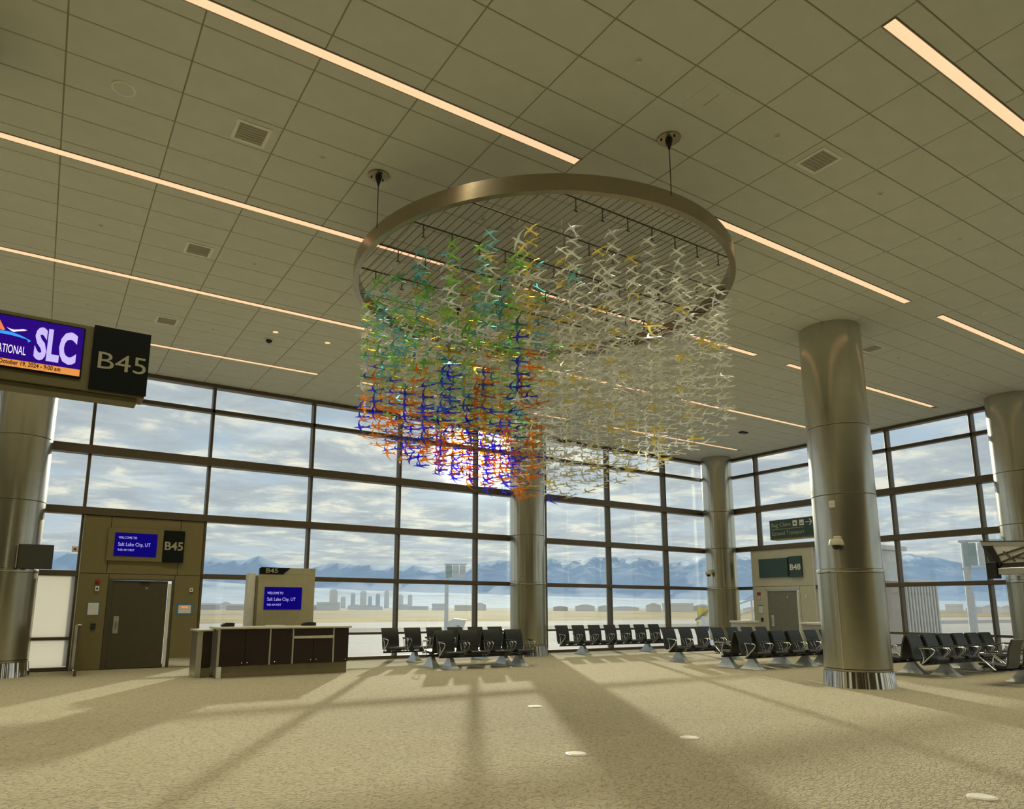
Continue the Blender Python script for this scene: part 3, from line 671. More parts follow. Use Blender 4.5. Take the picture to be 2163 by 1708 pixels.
# ------------------------------------------------------------------ televisions on the columns
t = thing('television', (-0.12, 18.60, 2.60), 'dark flat television on the left column beside the window', 'television')
MB().cbox(-0.33, 0.33, -0.03, 0.03, -0.27, 0.27, 0.008).obj('casing', M_BLACK, t); MB().cbox(-0.315, 0.315, -0.034, -0.0305, -0.255, 0.255, 0.002).obj('screen', M_SEATBACK, t)
MB().cbox(-0.36, -0.335, -0.02, 0.05, -0.25, 0.25, 0.004).obj('side_bracket', M_ALU, t); MB().cbox(-0.12, 0.06, 0.03, 0.20, -0.1, 0.1, 0.01).obj('wall_mount', M_BLACK, t)
t = thing('television', (22.45, 8.95, 2.35), 'tilted television seen from its back on the right edge column', 'television')
def yz(pts, dy=-8.95, dz=-2.35): return [(y + dy, z + dz) for y, z in pts]
MB().prism(yz([(9.52, 3.43), (8.42, 3.36), (8.20, 2.62), (9.27, 2.66)]), -0.05, 0.0, 'x').obj('screen_casing', M_SEATBACK, t)
MB().prism(yz([(9.50, 3.40), (8.45, 3.33), (8.42, 3.22), (9.47, 3.29)]), -0.075, -0.051, 'x').obj('top_rail', M_ALU, t)
bp_ = MB().prism(yz([(9.20, 3.27), (8.42, 3.22), (8.30, 2.80), (9.02, 2.78)]), -0.065, -0.051, 'x').obj('rear_panel', M_WHITE, t)
MB().prism(yz([(9.36, 3.20), (9.20, 3.26), (9.02, 2.78), (9.08, 2.70)]), -0.12, -0.066, 'x').obj('mount_plate', M_BLACK, bp_)
for p0, p1 in (((9.10, 3.00), (8.35, 3.22)), ((9.02, 2.82), (8.36, 3.08)), ((8.95, 3.10), (8.70, 2.82)), ((8.75, 2.95), (8.35, 2.86))):
    (a0, b0), (a1, b1) = yz([p0, p1]); MB().tube([(-0.09, a0, b0), (-0.09, a1, b1)], 0.022).obj('strut', M_MULL, bp_, smooth=40)
MB().cbox(-0.20, 0.05, 0.17, 0.43, 0.02, 0.47, 0.012).obj('equipment_box', M_BLACK, t)
MB().cbox(-0.16, 0.10, -0.9, 0.16, 0.12, 0.30, 0.012).obj('equipment_tray', M_ALU, t)
MB().tube([(-0.01, -0.1, 0.6), (0.34, -0.15, 0.6)], 0.05).obj('mount_arm', M_BLACK, t, smooth=40)

# ------------------------------------------------------------------ beam seating
PITCHS = 0.714
def seat_profile(): return None
def shell(prof, thick, w, mt, mtb, name):
    """curved shell from a side profile [(y,z)...] with thickness, width w; front face mt, back face mtb"""
    n = len(prof); off = []
    for i in range(n):
        a = Vector(prof[max(i - 1, 0)]); b = Vector(prof[min(i + 1, n - 1)]); d = (b - a).normalized(); off.append((prof[i][0] + d.y * thick, prof[i][1] - d.x * thick))
    vs = []; b = MB()
    for x in (-w / 2, w / 2):
        vs += [(x, y, z) for y, z in prof] + [(x, y, z) for y, z in off]
    fs = []; ms = []
    N = 2 * n
    for i in range(n - 1):
        fs.append((i, i + 1, N + i + 1, N + i)); ms.append(0)
        fs.append((n + i, N + n + i, N + n + i + 1, n + i + 1)); ms.append(1)
        fs.append((i, n + i, n + i + 1, i + 1)); ms.append(1); fs.append((N + i, N + i + 1, N + n + i + 1, N + n + i)); ms.append(1)
    fs.append((0, N, N + n, n)); ms.append(1); fs.append((n - 1, 2 * n - 1, N + 2 * n - 1, N + n - 1)); ms.append(1)
    b.v = vs; b.f = fs; b.mi = ms
    return b.mesh(name, [mt, mtb], smooth=50)
BACK = shell([(0.19, 0.40), (0.215, 0.45), (0.225, 0.52), (0.235, 0.62), (0.255, 0.72), (0.285, 0.82), (0.325, 0.91), (0.345, 0.945)], 0.035, 0.51, M_SEAT, M_SEATBACK, 'backrest')
SEATM = shell([(-0.31, 0.415), (-0.295, 0.44), (-0.25, 0.45), (-0.12, 0.435), (0.02, 0.415), (0.14, 0.405), (0.20, 0.41)], 0.055, 0.53, M_SEAT, M_BLACK, 'seat')
BRK = MB().prism([(-0.20, 0.375), (0.12, 0.36), (0.16, 0.30), (-0.05, 0.30)], -0.015, 0.015, 'x').mesh('seat_bracket', M_BLACK)
ARM = MB().tube([(0.10, 0.0, 0.30)[1:2] and (0, 0.02, 0.31), (0, -0.10, 0.42), (0, -0.235, 0.55), (0, -0.265, 0.605), (0, -0.235, 0.645), (0, -0.10, 0.655), (0, 0.06, 0.66)], 0.014, 8)
ARM = ARM.tube([(0, 0.03, 0.31), (0, -0.02, 0.42), (0, 0.0, 0.54), (0, 0.06, 0.655)], 0.011, 6).mesh('armrest', M_CHROME, smooth=50)
PAD = MB().cbox(-0.024, 0.024, -0.16, 0.10, 0.668, 0.688, 0.007).mesh('arm_pad', M_BLACK)
foot_pts = [(-0.32, 0.0), (-0.32, 0.012), (-0.25, 0.06), (-0.16, 0.15), (-0.07, 0.26), (0.07, 0.26), (0.16, 0.15), (0.25, 0.06), (0.32, 0.012), (0.32, 0.0)]
fb = MB()
for x, sc2 in ((-0.13, 1.0), (-0.055, 0.86), (0.055, 0.86), (0.13, 1.0)): pass
def foot_mesh():
    b = MB(); lv = [(0.32, 0.13, 0.0), (0.32, 0.13, 0.012), (0.26, 0.10, 0.05), (0.19, 0.075, 0.12), (0.12, 0.06, 0.20), (0.075, 0.05, 0.275)]
    vs = []
    for hy, hx, z in lv: vs += [(-hx, -hy, z), (hx, -hy, z), (hx, hy, z), (-hx, hy, z)]
    fs = [(3, 2, 1, 0)]
    for i in range(len(lv) - 1):
        for k in range(4): fs.append((4 * i + k, 4 * i + (k + 1) % 4, 4 * i + 4 + (k + 1) % 4, 4 * i + 4 + k))
    n = 4 * (len(lv) - 1); fs.append((n, n + 1, n + 2, n + 3))
    return b.add(vs, fs).mesh('foot', M_FOOT, smooth=35)
FOOT = foot_mesh()
BEAM = {}
def bench(n, x, y, facing, label, feet=None):
    """n seats; x = left end of the first backrest seen from the front row; facing -1 towards the camera side, +1 away"""
    t = thing('beam_seat', (x, y, 0), label, 'seating', 'rows of black beam seating', 0.0)
    if facing > 0:
        t.rotation_euler = (0, 0, math.pi); t.location = (x + (n - 1) * PITCHS + 0.51, y, 0)
    if n not in BEAM:
        L = (n - 1) * PITCHS + 0.51
        BEAM[n] = MB().cbox(-0.07, L + 0.07, -0.035, 0.035, 0.272, 0.315, 0.008).cbox(-0.07, L + 0.07, -0.22, -0.195, 0.345, 0.372, 0.006).mesh('beam', M_BLACK)
    link('beam', BEAM[n], t)
    for i in range(n):
        xc = i * PITCHS + 0.255
        s = link('seat', SEATM, t, (xc, 0, 0)); link('seat_bracket', BRK, s, (-0.16, 0, 0)); link('seat_bracket', BRK, s, (0.16, 0, 0))
        link('backrest', BACK, t, (xc, 0, 0))
        for sx in (-1, 1):
            a = link('armrest', ARM, t, (xc + sx * 0.305, 0, 0)); link('arm_pad', PAD, a)
    for f in (feet if feet else ([0.4, (n - 1) * PITCHS + 0.1] if n < 6 else [0.9, (n - 1) * PITCHS - 0.4])):
        link('foot', FOOT, t, (f, 0, 0))
    return t
bench(6, 8.37, 18.62, -1, 'six-seat black row along the window, partly hidden behind the nearer double row')
bench(4, 8.74, 16.05, -1, 'four-seat black row facing the camera right of the gate desk', [0.25, 2.35])
bench(4, 8.74, 16.78, 1, 'four-seat black row backing onto the one right of the gate desk', [0.30, 2.55])
bench(7, 14.82, 18.95, -1, 'seven-seat black row along the window right of the column behind the sculpture')
bench(7, 15.67, 14.95, -1, 'black row in the middle distance between the window row and the double row', [0.35, 2.6, 4.6])
bench(4, 15.50, 12.15, -1, 'four-seat black row facing the camera left of the foremost column', [0.15, 2.35])
bench(4, 15.50, 12.92, 1, 'black row backing onto the one left of the foremost column', [0.3, 2.5])
bench(3, 18.40, 12.15, -1, 'short black row half hidden behind the foremost column', [0.2, 1.7])
bench(6, 17.33, 8.78, -1, 'black row facing the camera right of the foremost column', [0.9, 3.2])
bench(6, 17.33, 9.52, 1, 'black row backing onto the one right of the foremost column', [0.6, 3.2])
bench(5, 16.78, 7.12, 1, 'nearest black row at the right edge seen from its back', [0.1, 2.1])

# ------------------------------------------------------------------ floor discs
for i, (x, y, lab) in enumerate(((6.836, 9.43, 'farthest white disc cover set in the carpet'), (6.842, 6.28, 'white disc cover in the carpet right of the one nearest the centre'),
                                  (5.057, 6.245, 'white disc cover in the carpet at the lower centre'), (6.842, 3.115, 'white disc cover in the carpet at the lower right corner'))):
    t = thing('floor_box', (x, y, 0.0), lab, 'floor outlet', 'round floor outlet covers')
    MB().lathe([(0.115, 0.0), (0.112, 0.008), (0.10, 0.011)], n=28).obj('cover_ring', M_WHITE, t, smooth=40); MB().lathe([(0.092, 0.0111), (0.09, 0.014)], n=28).obj('lid', M_PAPER, t, smooth=40)

# ------------------------------------------------------------------ ceiling fittings
def vent(x, y, label, slot=False):
    t = thing('air_vent', (x, y, CE), label, 'vent', 'ceiling air vents'); h = 0.22
    MB().box(-h, h, -h, -h + 0.045, -0.014, -0.0005).box(-h, h, h - 0.045, h, -0.014, -0.0005).box(-h, -h + 0.045, -h + 0.045, h - 0.045, -0.014, -0.0005).box(h - 0.045, h, -h + 0.045, h - 0.045, -0.014, -0.0005).obj('frame', M_VENT, t)
    MB().box(-h + 0.046, h - 0.046, -h + 0.046, h - 0.046, -0.004, -0.001).obj('grille', M_VENTIN, t)
    for k in range(6): MB().box(-h + 0.05, h - 0.05, -0.135 + k * 0.05, -0.120 + k * 0.05, -0.010, -0.0045).obj('blade', M_VENTIN, t)
for x, y, lab in ((1.775, 8.66, 'square ceiling vent at the upper left between the first two light rows'), (1.78, 12.28, 'square ceiling vent in the middle of the left ceiling'),
                  (1.79, 15.94, 'square ceiling vent nearest the overhead gate sign'), (8.54, 5.04, 'square ceiling vent at the upper right'),
                  (16.2, 8.67, 'square ceiling vent just right of the foremost column top')): vent(x, y, lab)
t = thing('access_hatch', (6.35, 5.03, CE), 'square flush access hatch in the ceiling above the ring cable', 'hatch')
MB().box(-0.24, 0.24, -0.24, 0.24, -0.004, -0.0005).obj('panel', M_TILE, t); MB().box(-0.006, 0.006, -0.12, 0.12, -0.007, -0.0042).obj('slot', M_VENTIN, t)
for x, y, lab in ((16.25, 6.2, 'round ceiling speaker at the right beyond the light strip'), (11.3, 8.65, 'round ceiling speaker right of the sculpture ring'), (22.1, 9.1, 'round ceiling speaker in front of the right edge column'), (0.28, 8.64, 'round ceiling speaker at the far left of the ceiling')):
    t = thing('ceiling_speaker', (x, y, CE), lab, 'speaker', 'ceiling speakers'); MB().lathe([(0.14, -0.0005), (0.135, -0.012), (0.115, -0.016)], n=28).obj('bezel', M_VENT, t, smooth=40); MB().lathe([(0.11, -0.0165), (0.10, -0.019)], n=28).obj('grille', M_TILE, t)
SPR = [MB().lathe([(0.045, -0.0005), (0.042, -0.008)], n=16).mesh('escutcheon', M_WHITE), MB().lathe([(0.022, -0.0085), (0.02, -0.03), (0.028, -0.034)], n=12).mesh('sprinkler_body', M_WHITE)]
for x, y in ((0.28, 12.29), (0.29, 15.91), (2.73, 12.28), (2.73, 15.90), (2.73, 8.65), (2.74, 18.95), (5.16, 5.03), (7.61, 5.02), (10.04, 5.03), (12.48, 5.05), (12.48, 8.66), (17.38, 8.68), (19.77, 8.68), (17.4, 12.32), (19.8, 12.3), (5.17, 18.95)):
    t = thing('sprinkler', (x, y, CE), 'small white sprinkler head in a ceiling tile', 'sprinkler', 'ceiling sprinkler heads'); link('escutcheon', SPR[0], t); link('sprinkler_body', SPR[1], t)
for x, lab in ((3.96, 'small lit downlight in the ceiling left of the sculpture'), (5.17, 'small lit downlight in the ceiling next to the sculpture')):
    t = thing('downlight', (x, 15.285, CE), lab, 'light', 'small downlights'); MB().lathe([(0.09, -0.0005), (0.088, -0.01), (0.07, -0.012)], n=20).obj('bezel', M_WHITE, t); MB().lathe([(0.062, -0.0122), (0.06, -0.014)], n=20).obj('lamp_lens', M_DIFF, t)
t = thing('dome_camera', (3.96, 15.82, CE), 'dark dome camera on the ceiling near the lit downlights', 'camera')
MB().lathe([(0.10, -0.0005), (0.10, -0.02), (0.085, -0.03)], n=20).obj('base', M_WHITE, t); MB().lathe([(0.075, -0.0305), (0.065, -0.07), (0.03, -0.095), (0.005, -0.1)], n=20).obj('dome', M_BLACK, t, smooth=50)
t = thing('smoke_sensor', (20.43, 15.66, CE), 'small dark slot sensor on the ceiling right of the sculpture', 'sensor')
MB().cbox(-0.16, 0.16, -0.09, 0.09, -0.05, -0.0005, 0.01).obj('housing', M_BLACK, t); MB().cbox(-0.1, 0.1, -0.05, 0.05, -0.06, -0.0505, 0.003).obj('lens', M_SEATBACK, t)

# ------------------------------------------------------------------ hanging bird sculpture
RC = (6.61, 8.88); RR = 3.07; RZ0, RZ1 = 6.62, 6.85
sculpt = thing('hanging_sculpture', (RC[0], RC[1], 3.3), 'hanging cloud of iridescent bird shapes under a large bronze ring', 'sculpture')
def S(x, y, z): return (x - RC[0], y - RC[1], z - 3.3)
MB().lathe([(RR, RZ0 - 3.3), (RR, RZ1 - 3.3), (RR - 0.085, RZ1 - 3.3), (RR - 0.085, RZ0 - 3.3), (RR, RZ0 - 3.3)], n=144, cap=False).obj('ring', M_BRUSH, sculpt, smooth=40)
zg = RZ0 + 0.07 - 3.3
k = 0; x = -2.9
while x < 2.95:
    h = math.sqrt(max(0, (RR - 0.085) ** 2 - x * x)); MB().tube([(x, -h, zg), (x, h, zg)], 0.0045, 5).obj('grid_rod', M_ROD, sculpt); x += 0.118
for y in (-2.45, -1.65, -0.82, 0.0, 0.82, 1.65, 2.45):
    h = math.sqrt((RR - 0.085) ** 2 - y * y); MB().tube([(-h, y, zg + 0.03), (h, y, zg + 0.03)], 0.010, 6).obj('cross_rod', M_ROD, sculpt)
PIN = MB().tube([(0, 0, 0), (0, 0, -0.17)], 0.009, 6).box(-0.03, 0.03, -0.008, 0.008, -0.18, -0.168).mesh('drop_pin', M_MULL)
for y in (-2.45, -1.65, -0.82, 0.0, 0.82):
    for i in range(-6, 7):
        x = i * 0.45 + 0.1
        if x * x + y * y < 2.85 ** 2: link('drop_pin', PIN, sculpt, (x, y, zg + 0.02))
for a in (185, 267, 5, 87):
    px, py = RR * math.cos(R(a)), RR * math.sin(R(a))
    MB().tube([(px, py, RZ1 - 3.3 - 0.05), (px, py, CE - 3.3 - 0.02)], 0.007, 6).obj('suspension_cable', M_MULL, sculpt)
    c = MB().lathe([(0.155, CE - 3.301), (0.15, CE - 3.318), (0.06, CE - 3.325)], (px, py, 0), 28).obj('ceiling_canopy', M_BRUSH, sculpt, smooth=40)
    MB().lathe([(0.05, CE - 3.326), (0.045, CE - 3.36), (0.02, CE - 3.43), (0.008, CE - 3.47)], (px, py, 0), 16).obj('cable_gland', M_BLACK, c)
    for q in range(3): MB().lathe([(0.014, CE - 3.3255), (0.014, CE - 3.335)], (px + 0.1 * math.cos(q * 2.1 + 0.5), py + 0.1 * math.sin(q * 2.1 + 0.5), 0), 10).obj('bolt', M_BLACK, c)
FILM = [film_mat('film_violet', (0.22, 0.06, 1.0), (0.25, 0.80, 0.45), 0.72, 0.14, 0.14),  # fixed colours standing in for one film's shifts with light angle
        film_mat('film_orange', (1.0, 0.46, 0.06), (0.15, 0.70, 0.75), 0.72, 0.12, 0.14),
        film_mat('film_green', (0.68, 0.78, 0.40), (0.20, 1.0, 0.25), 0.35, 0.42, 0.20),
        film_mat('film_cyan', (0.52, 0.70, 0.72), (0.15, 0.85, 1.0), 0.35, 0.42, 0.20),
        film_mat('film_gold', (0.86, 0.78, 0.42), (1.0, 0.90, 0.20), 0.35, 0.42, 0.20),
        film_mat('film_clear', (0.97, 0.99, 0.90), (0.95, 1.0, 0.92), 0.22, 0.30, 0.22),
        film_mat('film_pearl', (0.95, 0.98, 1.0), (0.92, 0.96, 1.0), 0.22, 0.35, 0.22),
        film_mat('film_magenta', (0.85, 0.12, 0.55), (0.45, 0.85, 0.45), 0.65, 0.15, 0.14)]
half = [(0.0, 0.44), (0.03, 0.34), (0.045, 0.20), (0.20, 0.185), (0.36, 0.10), (0.56, -0.06), (0.36, 0.045), (0.18, 0.10), (0.06, 0.06), (0.035, -0.18), (0.10, -0.42), (0.0, -0.34)]
def bird_mesh(size, dih, mt, name='bird'):
    outline = half + [(-x, y) for x, y in half[-2:0:-1]]; n = len(outline); th = 0.010
    top = [(x * size, y * size, (dih * abs(x) + th) * size) for x, y in outline]; bot = [(x * size, y * size, (dih * abs(x) - th) * size) for x, y in outline]
    # spine fan: quads between mirrored points keep the wing fold clean
    m = len(half); L = list(range(m)); Rr = [0] + [n - i for i in range(1, m - 1)] + [m - 1]
    fs = []
    sp = []; vs = top + bot
    for layer in (0, n):
        for s_ in (L, Rr):
            f = [(s_[0], s_[1], s_[2]), (s_[0], s_[2], s_[8], s_[11]), (s_[2], s_[3], s_[7], s_[8]), (s_[3], s_[4], s_[6], s_[7]), (s_[4], s_[5], s_[6]), (s_[11], s_[8], s_[9]), (s_[11], s_[9], s_[10])]
            fs += [tuple(i + layer for i in q) for q in f]
    for i in range(n): fs.append((i, (i + 1) % n, n + (i + 1) % n, n + i))
    b = MB().add(vs, fs); return b
BIRD = bird_mesh(0.30, 0.12, None)
BIRDM = []
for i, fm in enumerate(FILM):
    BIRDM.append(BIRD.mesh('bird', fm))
birds = []; wires = []
SUNTILT = Matrix.Rotation(R(8), 3, Vector((SUN_DIR.y, -SUN_DIR.x, 0)).normalized() * -1)     # the flock leans towards the window
if (SUNTILT @ Vector((0, 0, 1))).dot(SUN_DIR) < SUN_DIR.z: SUNTILT = SUNTILT.inverted()
left = Vector((-RT.x, -RT.y)).normalized()
for ring_r in (2.84, 2.60, 2.36, 2.12, 1.88, 1.64, 1.40, 1.16, 0.92, 0.44):
    cnt = round(2 * math.pi * ring_r / 0.52)
    for i in range(cnt):
        ang = 2 * math.pi * (i + ring_r) / cnt
        x, y, rr = ring_r * math.cos(ang), ring_r * math.sin(ang), ring_r
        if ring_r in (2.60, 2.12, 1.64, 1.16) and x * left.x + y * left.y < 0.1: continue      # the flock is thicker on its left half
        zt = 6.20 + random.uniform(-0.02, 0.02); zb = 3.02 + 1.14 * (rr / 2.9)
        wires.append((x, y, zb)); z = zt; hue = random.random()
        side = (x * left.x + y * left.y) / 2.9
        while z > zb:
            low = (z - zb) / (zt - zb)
            vivid = side + random.gauss(0, 0.07) > 0.02  # sun-angle colour shift painted by position: vivid left, pale right
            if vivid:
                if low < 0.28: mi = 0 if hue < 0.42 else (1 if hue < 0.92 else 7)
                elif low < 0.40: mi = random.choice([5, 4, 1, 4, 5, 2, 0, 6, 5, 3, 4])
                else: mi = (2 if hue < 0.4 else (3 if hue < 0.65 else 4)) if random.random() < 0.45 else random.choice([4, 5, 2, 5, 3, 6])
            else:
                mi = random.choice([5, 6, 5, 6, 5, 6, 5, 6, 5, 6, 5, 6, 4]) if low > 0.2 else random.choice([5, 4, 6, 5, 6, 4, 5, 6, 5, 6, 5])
            az = -R(-105 + 91 * (6.28 - z) / 3.2) + random.gauss(0, R(5))      # the birds turn as they descend
            rot = Euler((random.gauss(R(3), R(7)), random.gauss(0, (R(9) if random.random() < 0.82 else R(40)) if not vivid else (R(14) if random.random() < 0.70 else R(44))), az))
            rot = (SUNTILT @ rot.to_matrix()).to_euler()
            birds.append(((x, y, z - 3.3), rot, mi, random.uniform(0.9, 1.1))); z -= 0.163
camp = Vector((-RC[0], -RC[1], CAM_Z - 3.3))
birds.sort(key=lambda b: (Vector(b[0]) - camp).length)
stuff = MB()
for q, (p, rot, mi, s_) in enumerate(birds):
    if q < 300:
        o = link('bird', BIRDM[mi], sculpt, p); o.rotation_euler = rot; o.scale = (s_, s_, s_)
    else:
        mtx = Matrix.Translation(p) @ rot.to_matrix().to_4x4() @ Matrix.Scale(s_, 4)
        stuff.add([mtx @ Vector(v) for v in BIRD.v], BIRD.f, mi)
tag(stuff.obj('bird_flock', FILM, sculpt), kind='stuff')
wm = MB()
for x, y, zb in wires: wm.tube([(x, y, zg), (x, y, zb - 3.3)], 0.0011, 3)
tag(wm.obj('hanging_wires', M_ALU, sculpt), kind='stuff')

# ------------------------------------------------------------------ outside: airfield, city, mountains
GZ = -5.5
M_APRON = mat('apron_concrete', (0.56, 0.52, 0.47), 0.9, vary=0.10, scale=0.05)
M_TAXI = mat('asphalt', (0.27, 0.25, 0.24), 0.9, vary=0.08, scale=0.05)
M_GRASS = mat('dry_grass', (0.44, 0.34, 0.16), 0.95, vary=0.25, scale=0.02)
M_FAR = mat('far_plain', (0.40, 0.40, 0.38), 0.95, vary=0.2, scale=0.004)
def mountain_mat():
    mt = bpy.data.materials.new('mountain_hazed'); mt.use_nodes = True; t = NT(mt.node_tree)
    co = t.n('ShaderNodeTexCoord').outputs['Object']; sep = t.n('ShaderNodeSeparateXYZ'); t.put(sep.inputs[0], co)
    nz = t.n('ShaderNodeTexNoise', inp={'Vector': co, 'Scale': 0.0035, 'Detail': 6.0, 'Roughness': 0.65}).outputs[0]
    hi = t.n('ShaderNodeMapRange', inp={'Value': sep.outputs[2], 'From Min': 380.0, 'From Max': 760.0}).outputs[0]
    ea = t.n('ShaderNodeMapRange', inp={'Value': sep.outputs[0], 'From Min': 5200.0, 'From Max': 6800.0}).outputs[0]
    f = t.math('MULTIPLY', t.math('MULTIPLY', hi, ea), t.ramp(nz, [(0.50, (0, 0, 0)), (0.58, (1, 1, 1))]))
    c = t.mix(f, t.ramp(nz, [(0.3, (0.36, 0.50, 0.68)), (0.7, (0.45, 0.585, 0.75))]), (0.80, 0.85, 0.88))  # blue of distance haze is mixed into the rock colour
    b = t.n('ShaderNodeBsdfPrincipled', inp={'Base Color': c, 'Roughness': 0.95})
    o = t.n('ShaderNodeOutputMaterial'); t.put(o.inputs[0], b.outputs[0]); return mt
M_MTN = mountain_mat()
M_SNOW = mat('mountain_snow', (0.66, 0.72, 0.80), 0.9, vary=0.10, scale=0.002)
M_FOOTH = mat('foothill', (0.58, 0.68, 0.78), 0.95, vary=0.12, scale=0.004)  # pale haze of distance put into the base colour
def ground(name, y0, y1, mt, z=GZ, x0=-4000, x1=6000):
    return tag(MB().box(x0, x1, y0, y1, z - 0.5, z).obj(name, mt), kind='structure')
ground('ground_apron', 21, 172, M_APRON)
ground('ground_taxiway', 172, 222, M_TAXI)
ground('ground_apron_strip', 222, 300, M_APRON)
ground('ground_grass', 300, 560, M_GRASS)
ground('ground_runway', 560, 640, M_TAXI)
ground('ground_far_grass', 640, 1150, M_GRASS)
ground('ground_plain', 1150, 14000, M_FAR, x0=-12000, x1=16000)
tag(MB().box(25.5, 6000, -3000, 20.9, GZ - 0.5, GZ).obj('ground_apron_side', M_APRON), kind='structure')

def bearing(px):          # heading of a column of the photograph, used once to survey the skyline into world headings
    d = RT * ((px - CX) / F) + FW; return math.atan2(d.x, d.y)
def ridge(name, dist, pts, mt, depth, seed, snow=None, rough=0.05):
    rnd = random.Random(seed); vs = []; fs = []; ms = []; n = 110; rows = 7
    h0, h1 = bearing(pts[0][0]), bearing(pts[-1][0])
    P = [(bearing(x), e) for x, e in pts]
    for i in range(n):
        hd = h0 + (h1 - h0) * i / (n - 1)
        for (a, ea), (b, eb) in zip(P, P[1:]):
            if a <= hd <= b + 1e-9: el = ea + (eb - ea) * (hd - a) / (b - a); break
        el *= 1 + rnd.uniform(-rough, rough)
        for r in range(rows):
            f = r / (rows - 1); dd = dist - depth * (1 - f) ** 1.3 + rnd.uniform(-1, 1) * depth * 0.03
            z = (CAM_Z + dist * el) * (f ** 1.25) * (1 + rnd.uniform(-0.10, 0.10) * (1 - f) * f * 3) + (GZ - 2) * (1 - f)
            vs.append((dd * math.sin(hd), dd * math.cos(hd), z))
    for i in range(n - 1):
        for r in range(rows - 1):
            fs.append((i * rows + r, (i + 1) * rows + r, (i + 1) * rows + r + 1, i * rows + r + 1))
            ms.append(1 if snow and r >= rows - 2 and rnd.random() < snow and (pts[0][0] + (pts[-1][0] - pts[0][0]) * i / n) > 1050 else 0)
    # back slope closes the range
    o = len(vs)
    for i in range(n): x, y, z = vs[i * rows + rows - 1]; vs.append((x * 1.12, y * 1.12, GZ - 2))
    for i in range(n - 1): fs.append((i * rows + rows - 1, (i + 1) * rows + rows - 1, o + i + 1, o + i)); ms.append(0)
    b = MB(); b.v = vs; b.f = fs; b.mi = ms
    return tag(b.obj(name, [mt, M_SNOW], smooth=80), kind='structure')
def el(y): return (1283 - y) / F
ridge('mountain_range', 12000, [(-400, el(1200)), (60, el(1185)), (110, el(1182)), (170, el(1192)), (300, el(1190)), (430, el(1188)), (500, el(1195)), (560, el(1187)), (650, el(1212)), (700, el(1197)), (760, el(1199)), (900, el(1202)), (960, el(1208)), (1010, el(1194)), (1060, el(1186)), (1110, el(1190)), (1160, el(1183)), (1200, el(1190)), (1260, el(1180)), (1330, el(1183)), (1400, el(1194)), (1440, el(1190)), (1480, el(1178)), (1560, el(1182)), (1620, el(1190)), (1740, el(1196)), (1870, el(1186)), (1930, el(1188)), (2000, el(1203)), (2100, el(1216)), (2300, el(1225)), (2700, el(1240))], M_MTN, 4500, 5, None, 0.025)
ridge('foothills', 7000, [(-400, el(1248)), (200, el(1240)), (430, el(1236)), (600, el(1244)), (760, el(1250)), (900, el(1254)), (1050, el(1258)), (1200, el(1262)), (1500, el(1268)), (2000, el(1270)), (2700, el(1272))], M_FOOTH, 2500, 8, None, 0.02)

M_CITY = [mat('tower_pale_hazed', (0.95, 0.95, 0.95), 0.7), mat('tower_tan_hazed', (0.92, 0.88, 0.84), 0.7), mat('tower_blue_hazed', (0.78, 0.85, 0.92), 0.6), mat('hangar_white', (0.88, 0.87, 0.85), 0.7), mat('hangar_roof', (0.86, 0.84, 0.82), 0.7), mat('shed_brown', (0.68, 0.63, 0.60), 0.8)]  # tower colours lightened in place of aerial haze
def tower(px, w, y_top, mi, label, dist=3000):
    hd = bearing(px); g = dist * w / F; h = CAM_Z + dist * el(y_top) - GZ
    t = thing('far_tower', (dist * math.sin(hd), dist * math.cos(hd), GZ), label, 'building', 'downtown towers', -hd)
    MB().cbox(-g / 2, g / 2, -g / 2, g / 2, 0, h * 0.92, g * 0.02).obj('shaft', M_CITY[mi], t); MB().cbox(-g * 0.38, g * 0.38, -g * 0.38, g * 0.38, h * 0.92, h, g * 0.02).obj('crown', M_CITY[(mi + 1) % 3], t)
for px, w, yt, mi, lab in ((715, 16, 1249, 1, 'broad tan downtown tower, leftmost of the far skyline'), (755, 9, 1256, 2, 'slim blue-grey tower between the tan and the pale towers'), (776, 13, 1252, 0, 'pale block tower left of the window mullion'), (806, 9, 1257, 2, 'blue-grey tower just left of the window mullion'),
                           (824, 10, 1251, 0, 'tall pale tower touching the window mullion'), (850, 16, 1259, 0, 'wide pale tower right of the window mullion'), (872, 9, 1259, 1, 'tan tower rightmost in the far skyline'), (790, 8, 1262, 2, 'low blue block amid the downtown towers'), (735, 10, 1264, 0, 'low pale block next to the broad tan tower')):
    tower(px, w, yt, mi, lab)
def hangar(px, w, y_top, mi, label, dist, gable=True):
    hd = bearing(px); g = dist * w / F; h = max(3.0, CAM_Z + dist * el(y_top) - GZ)
    t = thing('far_building', (dist * math.sin(hd), dist * math.cos(hd), GZ), label, 'building', 'low buildings beyond the airfield', -hd)
    d = g * 0.4
    MB().box(-g / 2, g / 2, 0, d, 0, h * 0.72).obj('walls', M_CITY[mi], t)
    if gable: MB().prism([(-g * 0.51, h * 0.72), (g * 0.51, h * 0.72), (g * 0.12, h), (-g * 0.12, h)], -0.5, d + 0.5, 'y').obj('roof', M_CITY[4], t)
    else: MB().box(-g * 0.51, g * 0.51, -0.5, d + 0.5, h * 0.72, h).obj('roof', M_CITY[3], t)
rb = random.Random(3)
hl = [(-30, 60), (60, 40), (130, 30), (450, 60), (495, 20), (515, 34), (590, 40), (640, 30), (676, 34), (705, 46), (760, 30), (790, 52), (860, 26), (890, 40), (930, 26), (985, 44), (1015, 26), (1180, 30), (1230, 40), (1270, 26), (1310, 60), (1370, 30), (1420, 60), (1470, 34), (1570, 30), (1900, 40), (1985, 26), (2030, 30), (2060, 26), (2095, 24), (2140, 40), (2200, 60)]
